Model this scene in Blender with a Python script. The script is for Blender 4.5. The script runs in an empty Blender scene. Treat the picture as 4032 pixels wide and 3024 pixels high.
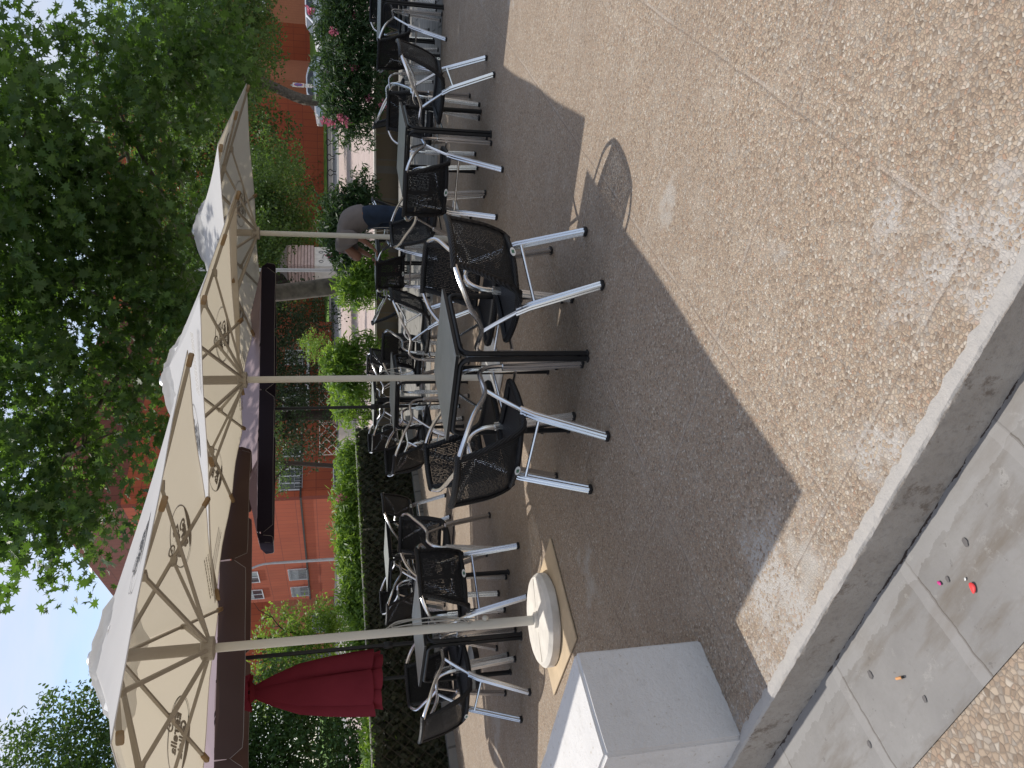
import bpy, bmesh, math, random
import numpy as np
from mathutils import Vector, Matrix
R = math.radians
scene = bpy.context.scene
C = scene.collection

# ---------------------------------------------------------------- camera
PITCH, ROLL = R(13.3), R(0.8)
fwd = Vector((0, math.cos(PITCH), -math.sin(PITCH)))
up0 = Vector((0, math.sin(PITCH), math.cos(PITCH)))
rt0 = Vector((1, 0, 0))
rr = rt0 * math.cos(ROLL) - up0 * math.sin(ROLL)
uu = rt0 * math.sin(ROLL) + up0 * math.cos(ROLL)
cd = bpy.data.cameras.new('camera'); cam = bpy.data.objects.new('camera', cd); C.objects.link(cam)
cd.sensor_width = 36; cd.lens = 36 * 3028 / 4032; cd.clip_start = 0.05; cd.clip_end = 3000
m = Matrix.Identity(4)
for i, v in enumerate((-uu, rr, -fwd)):      # the phone was held upright: picture left = up
    for j in range(3): m[j][i] = v[j]
m.translation = Vector((0, 0, 1.38)); cam.matrix_world = m
scene.camera = cam

# ---------------------------------------------------------------- sky, sun, exposure
SUN_EL = R(59.1)
SD = Vector((-0.707 * math.cos(SUN_EL), 0.707 * math.cos(SUN_EL), math.sin(SUN_EL)))  # towards the sun
w = bpy.data.worlds.new('World'); scene.world = w; w.use_nodes = True
nt = w.node_tree; nt.nodes.clear()
wo = nt.nodes.new('ShaderNodeOutputWorld'); bg = nt.nodes.new('ShaderNodeBackground')
sky = nt.nodes.new('ShaderNodeTexSky'); sky.sky_type = 'NISHITA'; sky.sun_disc = False
sky.sun_elevation = SUN_EL; sky.sun_rotation = R(-45); sky.dust_density = .9; sky.ozone_density = 1.2; sky.air_density = 1.0
tc = nt.nodes.new('ShaderNodeTexCoord'); mp = nt.nodes.new('ShaderNodeMapping'); mp.inputs['Scale'].default_value = (1.2, 1.2, 4.5)
cn = nt.nodes.new('ShaderNodeTexNoise'); cn.inputs['Scale'].default_value = 1.7; cn.inputs['Detail'].default_value = 6; cn.inputs['Roughness'].default_value = 0.55
cr = nt.nodes.new('ShaderNodeValToRGB'); cr.color_ramp.elements[0].position = 0.35; cr.color_ramp.elements[1].position = 0.70
mx = nt.nodes.new('ShaderNodeMix'); mx.data_type = 'RGBA'; mx.inputs[7].default_value = (5.0, 4.8, 4.75, 1)
mu = nt.nodes.new('ShaderNodeMath'); mu.operation = 'MULTIPLY'; mu.inputs[1].default_value = 0.9
nt.links.new(tc.outputs['Generated'], mp.inputs[0]); nt.links.new(mp.outputs[0], cn.inputs['Vector'])
nt.links.new(cn.outputs['Fac'], cr.inputs[0]); nt.links.new(cr.outputs[0], mu.inputs[0]); nt.links.new(mu.outputs[0], mx.inputs[0])
nt.links.new(sky.outputs[0], mx.inputs[6]); nt.links.new(mx.outputs[2], bg.inputs['Color']); nt.links.new(bg.outputs[0], wo.inputs[0])
bg.inputs['Strength'].default_value = 0.15
sd = bpy.data.lights.new('sun', 'SUN'); sd.energy = 3.15; sd.angle = R(0.55); sd.color = (1, 0.955, 0.88)
so = bpy.data.objects.new('sun', sd); C.objects.link(so); so.rotation_euler = SD.to_track_quat('Z', 'Y').to_euler(); so.location = (-10, 10, 20)
scene.view_settings.view_transform = 'Standard'; scene.view_settings.look = 'None'
scene.view_settings.exposure = 0.26; scene.view_settings.gamma = 1
scene.render.engine = 'CYCLES'
scene.cycles.max_bounces = 10; scene.cycles.transparent_max_bounces = 24; scene.cycles.transmission_bounces = 6

# ---------------------------------------------------------------- materials
class NT:
    def __init__(s, name):
        s.m = bpy.data.materials.new(name); s.m.use_nodes = True; s.t = s.m.node_tree
        s.b = s.t.nodes['Principled BSDF']; s.out = s.t.nodes['Material Output']
    def n(s, ty, **k):
        x = s.t.nodes.new('ShaderNode' + ty)
        for a, v in k.items():
            if a in x.inputs: x.inputs[a].default_value = v
            else: setattr(x, a, v)
        return x
    def l(s, a, b): s.t.links.new(a, b)
    def mix(s, f, a, b):
        x = s.n('Mix', data_type='RGBA')
        for i, v in ((0, f), (6, a), (7, b)):
            if isinstance(v, (tuple, list)): x.inputs[i].default_value = tuple(v) + (1,) if len(v) == 3 else v
            elif isinstance(v, (int, float)): x.inputs[i].default_value = v
            else: s.l(v, x.inputs[i])
        return x.outputs[2]
    def math(s, op, a, b=None, c=None):
        x = s.n('Math', operation=op)
        for i, v in ((0, a), (1, b), (2, c)):
            if v is None: continue
            if isinstance(v, (int, float)): x.inputs[i].default_value = v
            else: s.l(v, x.inputs[i])
        return x.outputs[0]
    def ramp(s, f, st):
        x = s.n('ValToRGB'); e = x.color_ramp.elements
        while len(e) < len(st): e.new(0.5)
        for i, (p, c) in enumerate(st):
            e[i].position = p; e[i].color = (c, c, c, 1) if isinstance(c, (int, float)) else tuple(c) + (1,)
        s.l(f, x.inputs[0]); return x.outputs[0]
    def noise(s, scale, detail=4, rough=.55, vec=None):
        x = s.n('TexNoise', Scale=scale, Detail=detail, Roughness=rough)
        if vec: s.l(vec, x.inputs['Vector'])
        return x.outputs['Fac']
    def bump(s, h, st=.3, dist=.01):
        x = s.n('Bump', Strength=st, Distance=dist); s.l(h, x.inputs['Height']); s.l(x.outputs[0], s.b.inputs['Normal']); return x
    def obj(s): return s.n('TexCoord').outputs['Object']

def simple(name, col, rough=.6, metal=0, var=.12, scale=8, bump=0, bscale=60, spec=None):
    k = NT(name); o = k.obj(); f = k.noise(scale, 5, vec=o)
    a = tuple(c * (1 - var) for c in col); b = tuple(min(1, c * (1 + var)) for c in col)
    k.l(k.mix(k.ramp(f, [(.3, 0), (.7, 1)]), a, b), k.b.inputs['Base Color'])
    k.b.inputs['Roughness'].default_value = rough; k.b.inputs['Metallic'].default_value = metal
    if spec is not None: k.b.inputs['Specular IOR Level'].default_value = spec
    if bump: k.bump(k.noise(bscale, 3, vec=o), bump, .004)
    return k.m

def fabric(name, col, trans, fac=.35, rough=.85, grime=.1):
    k = NT(name); o = k.obj(); f = k.noise(3, 5, vec=o)
    c = k.mix(k.ramp(f, [(.35, 0), (.75, grime)]), col, tuple(x * .55 for x in col))
    d = k.n('BsdfDiffuse'); k.l(c, d.inputs[0])
    t = k.n('BsdfTranslucent'); t.inputs[0].default_value = tuple(trans) + (1,)
    bp = k.n('Bump', Strength=.25, Distance=.02); k.l(k.noise(2.2, 3, vec=o), bp.inputs['Height'])
    k.l(bp.outputs[0], d.inputs['Normal'])
    mxs = k.n('MixShader'); mxs.inputs[0].default_value = fac
    k.l(d.outputs[0], mxs.inputs[1]); k.l(t.outputs[0], mxs.inputs[2]); k.l(mxs.outputs[0], k.out.inputs[0])
    return k.m

def leafmat(name, c1, c2, tr, fac=.4):
    k = NT(name); g = k.n('NewGeometry').outputs['Random Per Island']
    c = k.mix(g, c1, c2)
    k.l(c, k.b.inputs['Base Color']); k.b.inputs['Roughness'].default_value = .5; k.b.inputs['Specular IOR Level'].default_value = .35
    t = k.n('BsdfTranslucent'); k.l(k.mix(g, tuple(x * .75 for x in tr), tr), t.inputs[0])
    mxs = k.n('MixShader'); mxs.inputs[0].default_value = fac
    k.l(k.b.outputs[0], mxs.inputs[1]); k.l(t.outputs[0], mxs.inputs[2]); k.l(mxs.outputs[0], k.out.inputs[0])
    return k.m

def pebble_mat(name, kerb_whitening=True, scale=108):
    k = NT(name); o = k.obj()
    wv = k.n('TexNoise', Scale=9, Detail=2); k.l(o, wv.inputs['Vector'])
    vo = k.n('TexVoronoi', feature='F1', Scale=scale, Randomness=1.0); k.l(o, vo.inputs['Vector'])
    ve = k.n('TexVoronoi', feature='DISTANCE_TO_EDGE', Scale=scale, Randomness=1.0); k.l(o, ve.inputs['Vector'])
    sp = k.n('SeparateColor'); k.l(vo.outputs['Color'], sp.inputs[0])
    stone = k.n('ValToRGB'); e = stone.color_ramp.elements
    st = [(0, (.17, .12, .08)), (.14, (.28, .20, .135)), (.34, (.39, .295, .205)), (.5, (.33, .235, .16)), (.64, (.44, .355, .26)), (.78, (.25, .21, .17)), (.88, (.52, .455, .37)), (1, (.32, .19, .115))]
    while len(e) < len(st): e.new(.5)
    for i, (p, cc) in enumerate(st): e[i].position = p; e[i].color = cc + (1,)
    k.l(sp.outputs[0], stone.inputs[0])
    edge = k.ramp(ve.outputs['Distance'], [(.0, .15), (.12, 1)])
    mort = (.185, .145, .11)
    c = k.mix(edge, mort, stone.outputs[0])
    big = k.noise(.9, 6, .6, o); mid = k.noise(5, 5, .6, o)
    c = k.mix(k.ramp(big, [(.42, 0), (.68, .4)]), c, (.22, .165, .12))
    c = k.mix(k.ramp(mid, [(.5, 0), (.8, .25)]), c, (.50, .45, .38))
    pz = k.math('ADD', k.noise(1.3, 7, .62, o), k.math('MULTIPLY', k.noise(9, 4, .6, o), .16))
    c = k.mix(k.math('MULTIPLY', k.ramp(pz, [(.70, 0), (.76, 1)]), .6), c, (.40, .37, .33))
    sx = k.n('SeparateXYZ'); k.l(o, sx.inputs[0]); E, N = sx.outputs[0], sx.outputs[1]
    wob = k.math('MULTIPLY', k.math('SUBTRACT', k.noise(3, 2, .5, o), .5), .02)
    def joint(axis, period, off, wd):
        a = k.math('ADD', k.math('ADD', axis, off), wob)
        a = k.math('PINGPONG', a, period / 2)
        return k.math('LESS_THAN', a, wd)
    brk = k.ramp(k.noise(2.4, 5, .6, o), [(.46, 0), (.56, 1)])
    j = k.math('MAXIMUM', joint(E, .84, 1.445, .006), joint(N, .82, -2.136 + .82 * 4, .006))
    jm = k.math('MULTIPLY', j, k.math('ADD', k.math('MULTIPLY', brk, .7), .12))
    c = k.mix(k.math('MULTIPLY', jm, .4), c, (.44, .39, .34))
    c = k.mix(k.math('MULTIPLY', k.math('MAXIMUM', joint(E, .84, 1.455, .004), joint(N, .82, -2.126 + .82 * 4, .003)), .38), c, (.12, .09, .07))
    hgt = k.ramp(ve.outputs['Distance'], [(0, 0), (.22, 1)])
    if kerb_whitening:   # mortar smeared over the pebbles along the terrace edge
        near = k.n('MapRange'); near.inputs[1].default_value = 1.14; near.inputs[2].default_value = 1.85; near.inputs[3].default_value = .17; near.inputs[4].default_value = -.07
        k.l(N, near.inputs[0])
        msk = k.math('ADD', k.noise(2.3, 6, .62, o), near.outputs[0])
        msk = k.ramp(msk, [(.60, 0), (.70, 1)])
        keep = k.math('GREATER_THAN', sp.outputs[1], .55)
        blot = k.math('MULTIPLY', msk, k.math('SUBTRACT', 1, k.math('MULTIPLY', keep, edge)))
        c = k.mix(k.math('MULTIPLY', blot, .8), c, (.44, .41, .375))
        strip = k.math('LESS_THAN', k.math('ADD', N, k.math('MULTIPLY', k.noise(14, 5, .6, o), .07)), 1.172)
        c = k.mix(k.math('MULTIPLY', strip, k.ramp(k.noise(30, 4, .6, o), [(.3, .3), (.6, .85)])), c, (.43, .405, .375))
    k.l(c, k.b.inputs['Base Color']); k.b.inputs['Roughness'].default_value = .75
    hh = k.math('ADD', hgt, k.math('MULTIPLY', sp.outputs[2], .6))
    k.bump(hh, .45, .005)
    return k.m

M = {}
M['alu'] = simple('satin_aluminium', (.78, .785, .80), .27, 1, .03)
M['alu_dull'] = simple('dull_aluminium', (.6, .6, .6), .35, 1, .05)
M['black_rubber'] = simple('black_rubber', (.012, .011, .012), .6)
M['black_metal'] = simple('black_painted_metal', (.012, .012, .013), .38, 0, .2, spec=.35)
M['cream_metal'] = simple('cream_painted_metal', (.58, .55, .48), .42, 0, .05, 3)
M['taupe_metal'] = simple('taupe_painted_metal', (.36, .32, .26), .5, 0, .06, 4)
M['pocket'] = fabric('tan_rib_pocket', (.42, .30, .18), (.45, .28, .14), .3)
M['canvas'] = fabric('off_white_canvas', (.78, .77, .76), (.62, .54, .40), .42, grime=.12)
M['canvas2'] = fabric('pale_mauve_canvas', (.44, .35, .37), (.42, .34, .36), .3)
M['canvas_clear'] = fabric('thin_vent_cloth', (.60, .60, .60), (.80, .79, .77), .62)
M['brown_cloth'] = fabric('brown_valance_cloth', (.085, .058, .052), (.10, .06, .045), .18)
M['dark_cloth'] = fabric('dark_valance_cloth', (.030, .026, .036), (.03, .022, .024), .14)
M['piping'] = simple('grey_piping', (.26, .24, .22), .8)
M['red_cloth'] = fabric('crimson_cloth', (.24, .038, .055), (.28, .03, .04), .2, grime=.45)
M['ink'] = simple('grey_ink', (.34, .30, .24), .8)
M['ink_dark'] = simple('dark_ink', (.05, .05, .055), .8)
M['white_plaster'] = simple('white_plaster', (.74, .74, .75), .85, 0, .1, 2.5, .35, 35)
M['concrete_white'] = simple('worn_white_concrete', (.66, .62, .56), .85, 0, .14, 7, .3, 50)
M['plywood'] = simple('plywood', (.52, .40, .26), .75, 0, .15, 5)
M['white_board'] = simple('pale_board', (.62, .61, .58), .6)
M['rope'] = simple('grey_cord', (.42, .40, .36), .8)
M['bark'] = simple('grey_bark', (.15, .125, .10), .9, 0, .35, 9, .6, 30)
M['bark_dark'] = simple('dark_bark', (.045, .035, .028), .9, 0, .3, 9, .5, 30)
M['soil'] = simple('dry_soil', (.16, .12, .08), .95, 0, .4, 6, .6, 18)
M['pvc_white'] = simple('white_window_frame', (.72, .72, .72), .4)
M['glass'] = simple('dark_window_glass', (.05, .06, .07), .08, 0, .3, 1.2)
M['curtain'] = simple('grey_blind', (.33, .35, .35), .7, 0, .15, 9)
M['steel_grey'] = simple('grey_galvanised', (.38, .39, .40), .45, .4)
M['asphalt'] = simple('asphalt', (.055, .056, .058), .9, 0, .2, 1.2, .4, 60)
M['grass'] = simple('lawn_green', (.10, .20, .02), .9, 0, .5, 1.5)
M['plaza_grey'] = simple('grey_pavement', (.25, .245, .24), .9, 0, .2, .8)
M['skin'] = simple('skin', (.30, .15, .10), .55)
M['shirt'] = simple('grey_tshirt', (.20, .175, .17), .9, 0, .15, 5, 1.0, 7)
M['jeans'] = simple('navy_jeans', (.015, .028, .055), .85, 0, .45, 6, .9, 9)
M['hair'] = simple('black_hair', (.012, .01, .009), .6)
M['shoe'] = simple('black_shoe', (.015, .015, .016), .5)
M['leaf_plane'] = leafmat('plane_leaf', (.030, .070, .028), (.095, .155, .050), (.20, .38, .04), .36)
M['leaf_far'] = leafmat('far_leaf', (.028, .066, .024), (.095, .15, .042), (.20, .36, .04), .34)
M['leaf_dark'] = leafmat('cypress_leaf', (.016, .038, .016), (.035, .062, .02), (.06, .11, .02), .2)
M['leaf_ash'] = leafmat('ash_leaf', (.025, .065, .025), (.07, .14, .04), (.17, .30, .04), .32)
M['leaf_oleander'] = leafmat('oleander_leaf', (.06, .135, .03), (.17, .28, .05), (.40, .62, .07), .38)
M['leaf_oleander_shade'] = leafmat('shaded_oleander_leaf', (.020, .050, .022), (.055, .105, .04), (.12, .22, .04), .28)  # darker copy of the oleander leaf, shade painted into its colour
M['leaf_ivy'] = leafmat('ivy_leaf', (.016, .022, .008), (.06, .065, .03), (.05, .09, .012), .15)
M['petal'] = leafmat('pink_petal', (.62, .16, .26), (.80, .32, .42), (.7, .2, .3), .3)
M['car_white'] = simple('white_car_paint', (.72, .75, .80), .18, 0, .02)
M['car_grey'] = simple('silver_car_paint', (.5, .53, .58), .2, .3, .02)
M['tyre'] = simple('tyre_rubber', (.02, .02, .02), .8)

def table_top_mat():
    k = NT('grey_green_table_top'); o = k.obj()
    f = k.noise(6, 6, .65, o)
    k.l(k.mix(k.ramp(f, [(.35, 0), (.75, 1)]), (.26, .275, .255), (.33, .34, .315)), k.b.inputs['Base Color'])
    k.l(k.ramp(k.noise(12, 4, .6, o), [(.3, .32), (.7, .5)]), k.b.inputs['Roughness'])
    return k.m
M['table_top'] = table_top_mat()

def wicker_mat():
    k = NT('black_woven_wicker'); uv = k.n('TexCoord').outputs['UV']
    s = k.n('SeparateXYZ'); k.l(uv, s.inputs[0]); u, v = s.outputs[0], s.outputs[1]      # metres on the panel
    pu, pv = .0120, .0085
    fu = k.math('ABSOLUTE', k.math('SINE', k.math('MULTIPLY', u, math.pi / pu)))
    fv = k.math('ABSOLUTE', k.math('SINE', k.math('MULTIPLY', v, math.pi / pv)))
    dia = k.math('ADD', k.math('ABSOLUTE', u), k.math('ABSOLUTE', k.math('MULTIPLY', k.math('SUBTRACT', v, .21), 1.0)))
    ring = k.math('MULTIPLY', k.math('LESS_THAN', dia, .06), k.math('GREATER_THAN', dia, .02))
    dense = k.math('MAXIMUM', k.math('LESS_THAN', dia, .04), k.math('GREATER_THAN', k.math('ABSOLUTE', u), .165))
    hole = k.math('MULTIPLY', k.math('GREATER_THAN', fu, .88), k.math('GREATER_THAN', fv, .76))
    rnd = k.math('GREATER_THAN', k.noise(70, 2, .5, uv), .46)
    hole = k.math('MULTIPLY', k.math('MULTIPLY', hole, rnd), k.math('SUBTRACT', 1, dense))
    k.l(k.mix(k.noise(40, 3, .6, uv), (.006, .006, .006), (.018, .017, .018)), k.b.inputs['Base Color'])
    k.b.inputs['Roughness'].default_value = .5; k.b.inputs['Specular IOR Level'].default_value = .3
    k.bump(k.math('ADD', fu, fv), .8, .004)
    k.l(k.math('SUBTRACT', 1, hole), k.b.inputs['Alpha'])
    return k.m
M['wicker'] = wicker_mat()
def seat_mat():
    k = NT('black_woven_seat'); uv = k.n('TexCoord').outputs['UV']
    s = k.n('SeparateXYZ'); k.l(uv, s.inputs[0]); u, v = s.outputs[0], s.outputs[1]
    fu = k.math('ABSOLUTE', k.math('SINE', k.math('MULTIPLY', u, math.pi / .010)))
    fv = k.math('ABSOLUTE', k.math('SINE', k.math('ADD', k.math('MULTIPLY', v, math.pi / .013), k.math('MULTIPLY', u, 90))))
    k.l(k.mix(fv, (.004, .004, .005), (.020, .022, .028)), k.b.inputs['Base Color']); k.b.inputs['Roughness'].default_value = .42; k.b.inputs['Specular IOR Level'].default_value = .35
    k.bump(k.math('ADD', fu, k.math('MULTIPLY', fv, 1.6)), .9, .005); return k.m
M['seat_weave'] = seat_mat()
def wrap_mat():
    k = NT('black_wrapped_cane'); o = k.obj()
    wv = k.n('TexWave', Scale=38, Distortion=1.5, Detail=1, bands_direction='DIAGONAL'); k.l(o, wv.inputs['Vector'])
    k.l(k.mix(wv.outputs['Fac'], (.005, .005, .006), (.016, .016, .018)), k.b.inputs['Base Color'])
    k.b.inputs['Specular IOR Level'].default_value = .3; k.b.inputs['Roughness'].default_value = .45; k.bump(wv.outputs['Fac'], .7, .003); return k.m
M['wrap'] = wrap_mat()
M['badge'] = simple('white_badge', (.70, .70, .68), .4)
M['badge_dark'] = simple('green_badge_centre', (.06, .16, .10), .5)

def brick_mat(name, col, col2, mortar, bw=.62, bh=.32):
    k = NT(name); tc = k.n('TexCoord').outputs['UV']
    b = k.n('TexBrick', Scale=1.0); b.inputs['Color1'].default_value = col + (1,); b.inputs['Color2'].default_value = col2 + (1,)
    b.inputs['Mortar'].default_value = mortar + (1,); b.inputs['Mortar Size'].default_value = .018
    b.inputs['Brick Width'].default_value = bw; b.inputs['Row Height'].default_value = bh; b.offset = .0
    k.l(tc, b.inputs['Vector'])
    f = k.noise(.6, 5, .6, tc)
    k.l(k.mix(k.ramp(f, [(.4, 0), (.75, .3)]), b.outputs['Color'], tuple(c * .6 for c in col)), k.b.inputs['Base Color'])
    k.b.inputs['Roughness'].default_value = .9; return k.m
M['brick'] = brick_mat('terracotta_cladding', (.38, .080, .032), (.42, .095, .038), (.22, .05, .028), .55, 1.1)
M['brick_top_and_shade'] = brick_mat('dark_and_shaded_terracotta', (.17, .055, .038), (.19, .06, .04), (.09, .03, .02), .6, 1.6)
M['brick_light'] = brick_mat('pale_terracotta_cladding', (.48, .17, .09), (.52, .19, .10), (.38, .13, .07), .25, .08)

def pavement_mat():
    k = NT('grey_concrete_pavement'); o = k.obj(); s = k.n('SeparateXYZ'); k.l(o, s.inputs[0]); E, N = s.outputs[0], s.outputs[1]
    f = k.noise(2.5, 7, .65, o); g = k.noise(60, 4, .6, o)
    c = k.mix(k.ramp(f, [(.3, 0), (.7, 1)]), (.185, .175, .165), (.26, .247, .232))
    c = k.mix(k.math('MULTIPLY', k.ramp(g, [(.45, 0), (.7, 1)]), .35), c, (.20, .19, .17))
    st = k.n('TexNoise', Scale=1.4, Detail=6, Roughness=.62); mp = k.n('Mapping'); mp.inputs['Scale'].default_value = (1.2, 5, 1); k.l(o, mp.inputs[0]); k.l(mp.outputs[0], st.inputs['Vector'])
    c = k.mix(k.ramp(st.outputs['Fac'], [(.50, 0), (.64, .7)]), c, (.125, .098, .07))
    c = k.mix(k.ramp(k.noise(13, 7, .75, o), [(.58, 0), (.66, .55)]), c, (.33, .315, .29))
    c = k.mix(k.ramp(k.noise(26, 6, .7, o), [(.62, 0), (.68, .6)]), c, (.09, .08, .07))
    wob = k.math('MULTIPLY', k.math('SUBTRACT', k.noise(9, 4, .6, o), .5), .03)
    j = k.math('PINGPONG', k.math('ADD', k.math('ADD', E, 1.5 + 10), wob), .25)
    c = k.mix(k.math('MULTIPLY', k.math('LESS_THAN', j, .004), .8), c, (.10, .085, .07))
    c = k.mix(k.math('MULTIPLY', k.math('LESS_THAN', k.math('PINGPONG', k.math('ADD', k.math('ADD', E, 1.52 + 10), wob), .25), .02), .35), c, (.30, .285, .27))
    gap = k.math('GREATER_THAN', k.math('ADD', N, k.math('MULTIPLY', k.noise(11, 5, .7, o), .05)), 1.163)
    c = k.mix(gap, c, (.05, .035, .028))
    lip = k.math('GREATER_THAN', k.math('ADD', N, k.math('MULTIPLY', k.noise(16, 5, .6, o), .08)), 1.12)
    c = k.mix(k.math('MULTIPLY', k.math('SUBTRACT', lip, gap), .35), c, (.34, .33, .32))
    k.l(c, k.b.inputs['Base Color']); k.b.inputs['Roughness'].default_value = .85
    k.bump(k.math('ADD', k.math('MULTIPLY', g, .3), k.math('MULTIPLY', gap, -2)), .5, .006); return k.m
M['pavement'] = pavement_mat()
def kerb_mat():
    k = NT('worn_kerb_concrete'); o = k.obj(); s = k.n('SeparateXYZ'); k.l(o, s.inputs[0])
    f = k.noise(6, 7, .65, o)
    c = k.mix(k.ramp(f, [(.3, 0), (.7, 1)]), (.33, .285, .24), (.42, .375, .325))
    c = k.mix(k.ramp(k.noise(9, 8, .75, o), [(.57, 0), (.64, .75)]), c, (.13, .09, .06))
    c = k.mix(k.ramp(k.noise(2.2, 6, .6, o), [(.45, 0), (.7, .5)]), c, (.24, .20, .165))
    c = k.mix(k.math('MULTIPLY', k.ramp(k.noise(60, 3, .6, o), [(.5, 0), (.72, 1)]), .4), c, (.20, .18, .16))
    c = k.mix(k.math('MULTIPLY', k.math('GREATER_THAN', k.math('ADD', s.outputs[2], k.math('MULTIPLY', k.noise(12, 4, .6, o), .012)), .003), .8), c, (.43, .405, .375))
    k.l(c, k.b.inputs['Base Color']); k.b.inputs['Roughness'].default_value = .85
    k.bump(k.math('ADD', k.noise(50, 6, .7, o), k.noise(12, 5, .6, o)), .7, .01); return k.m
M['kerb'] = kerb_mat()
M['pebble'] = pebble_mat('exposed_pebble_terrace')
M['pebble2'] = pebble_mat('exposed_pebble_pavement', False, 60)
def slab_mat(name, col, w, h, var=.2, mortar=(.12, .11, .10)):
    k = NT(name); o = k.obj(); b = k.n('TexBrick', Scale=1.0); b.offset = .5
    b.inputs['Color1'].default_value = col + (1,); b.inputs['Color2'].default_value = tuple(c * (1 - var) for c in col) + (1,)
    b.inputs['Mortar'].default_value = mortar + (1,); b.inputs['Mortar Size'].default_value = .012; b.inputs['Brick Width'].default_value = w; b.inputs['Row Height'].default_value = h
    k.l(o, b.inputs['Vector']); f = k.noise(3, 6, .65, o)
    k.l(k.mix(k.ramp(f, [(.4, 0), (.7, .45)]), b.outputs['Color'], tuple(c * .6 for c in col)), k.b.inputs['Base Color'])
    k.b.inputs['Roughness'].default_value = .9; k.bump(k.noise(30, 5, .6, o), .3, .005); return k.m
M['slabs'] = slab_mat('grey_stone_slabs', (.30, .285, .26), .62, .30)
M['plaza'] = slab_mat('pinkish_plaza_paving', (.50, .40, .36), .4, .4, .08, (.40, .31, .28))
M['wall_brown'] = slab_mat('brown_low_wall_stone', (.15, .115, .08), .5, .25, .25)

# ---------------------------------------------------------------- mesh helpers
def mesh_obj(name, verts, faces, mat, parent=None, uv=None, smooth=False):
    me = bpy.data.meshes.new(name); me.from_pydata([tuple(v) for v in verts], [], faces); me.update()
    if mat is not None: me.materials.append(mat)
    if uv is not None:
        l = me.uv_layers.new(name='UVMap')
        idx = np.empty(len(me.loops), dtype=np.int32); me.loops.foreach_get('vertex_index', idx)
        l.data.foreach_set('uv', np.asarray(uv, dtype=np.float32)[idx].ravel())
    if smooth: me.polygons.foreach_set('use_smooth', [True] * len(me.polygons))
    o = bpy.data.objects.new(name, me); C.objects.link(o)
    if parent is not None: o.parent = parent
    return o

def tag(o, label=None, cat=None, group=None, kind=None):
    if label: o['label'] = label
    if cat: o['category'] = cat
    if group: o['group'] = group
    if kind: o['kind'] = kind
    return o

def empty(name, loc, rz=0, **k):
    o = bpy.data.objects.new(name, None); C.objects.link(o); o.location = loc; o.rotation_euler = (0, 0, rz)
    o.empty_display_size = .1
    return tag(o, **k)

def structure(o): o['kind'] = 'structure'; return o

class MB:
    def __init__(s): s.v = []; s.f = []; s.uv = []; s.sm = True
    def add(s, vs, fs, uvs=None):
        b = len(s.v); s.v += [tuple(v) for v in vs]; s.f += [tuple(b + i for i in f) for f in fs]
        s.uv += (uvs if uvs else [(v[0], v[2]) for v in vs])
    def box(s, x0, x1, y0, y1, z0, z1, M4=None, bev=0):
        if bev:
            bm = bmesh.new(); bmesh.ops.create_cube(bm, size=1)
            for v in bm.verts: v.co = Vector((x0 + (v.co.x + .5) * (x1 - x0), y0 + (v.co.y + .5) * (y1 - y0), z0 + (v.co.z + .5) * (z1 - z0)))
            bmesh.ops.bevel(bm, geom=bm.edges[:], offset=bev, segments=2, affect='EDGES', profile=.5)
            vs = [v.co.copy() for v in bm.verts]; fs = [[v.index for v in f.verts] for f in bm.faces]; bm.free()
        else:
            vs = [Vector(p) for p in ((x0, y0, z0), (x1, y0, z0), (x1, y1, z0), (x0, y1, z0), (x0, y0, z1), (x1, y0, z1), (x1, y1, z1), (x0, y1, z1))]
            fs = [(0, 3, 2, 1), (4, 5, 6, 7), (0, 1, 5, 4), (1, 2, 6, 5), (2, 3, 7, 6), (3, 0, 4, 7)]
        if M4 is not None: vs = [M4 @ v for v in vs]
        s.add(vs, fs); return s
    def tube(s, pts, r, n=8, closed=False, caps=True):
        pts = [Vector(p) for p in pts]; k = len(pts); rs = r if isinstance(r, (list, tuple)) else [r] * k
        vs = []; fs = []; prev = None
        for i, p in enumerate(pts):
            if closed: t = (pts[(i + 1) % k] - pts[i - 1])
            else: t = (pts[min(i + 1, k - 1)] - pts[max(i - 1, 0)])
            if t.length < 1e-9: t = Vector((0, 0, 1))
            t.normalize()
            if prev is None:
                a = Vector((0, 0, 1)) if abs(t.z) < .9 else Vector((1, 0, 0)); u = t.cross(a).normalized()
            else: u = (prev - t * prev.dot(t)).normalized()
            prev = u; w = t.cross(u)
            for j in range(n):
                a = 2 * math.pi * j / n; vs.append(p + (u * math.cos(a) + w * math.sin(a)) * rs[i])
        m = k if closed else k - 1
        for i in range(m):
            for j in range(n):
                a, b = i * n + j, i * n + (j + 1) % n; c, d = ((i + 1) % k) * n + (j + 1) % n, ((i + 1) % k) * n + j
                fs.append((a, b, c, d))
        if caps and not closed: fs.append(tuple(range(n - 1, -1, -1))); fs.append(tuple((k - 1) * n + j for j in range(n)))
        s.add(vs, fs); return s
    def lathe(s, prof, n=24, M4=None, wob=None):
        vs = []; fs = []
        for i, (r, z) in enumerate(prof):
            for j in range(n):
                a = 2 * math.pi * j / n; q = r * (wob(a, i) if wob else 1)
                vs.append(Vector((q * math.cos(a), q * math.sin(a), z)))
        for i in range(len(prof) - 1):
            for j in range(n): fs.append((i * n + j, i * n + (j + 1) % n, (i + 1) * n + (j + 1) % n, (i + 1) * n + j))
        fs.append(tuple(range(n - 1, -1, -1))); fs.append(tuple((len(prof) - 1) * n + j for j in range(n)))
        if M4 is not None: vs = [M4 @ v for v in vs]
        s.add(vs, fs); return s
    def build(s, name, mat, parent=None, smooth=True):
        o = mesh_obj(name, s.v, s.f, mat, parent, s.uv, smooth)
        if smooth:
            try: o.data.set_sharp_from_angle(angle=R(38))
            except Exception: pass
        return o

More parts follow.
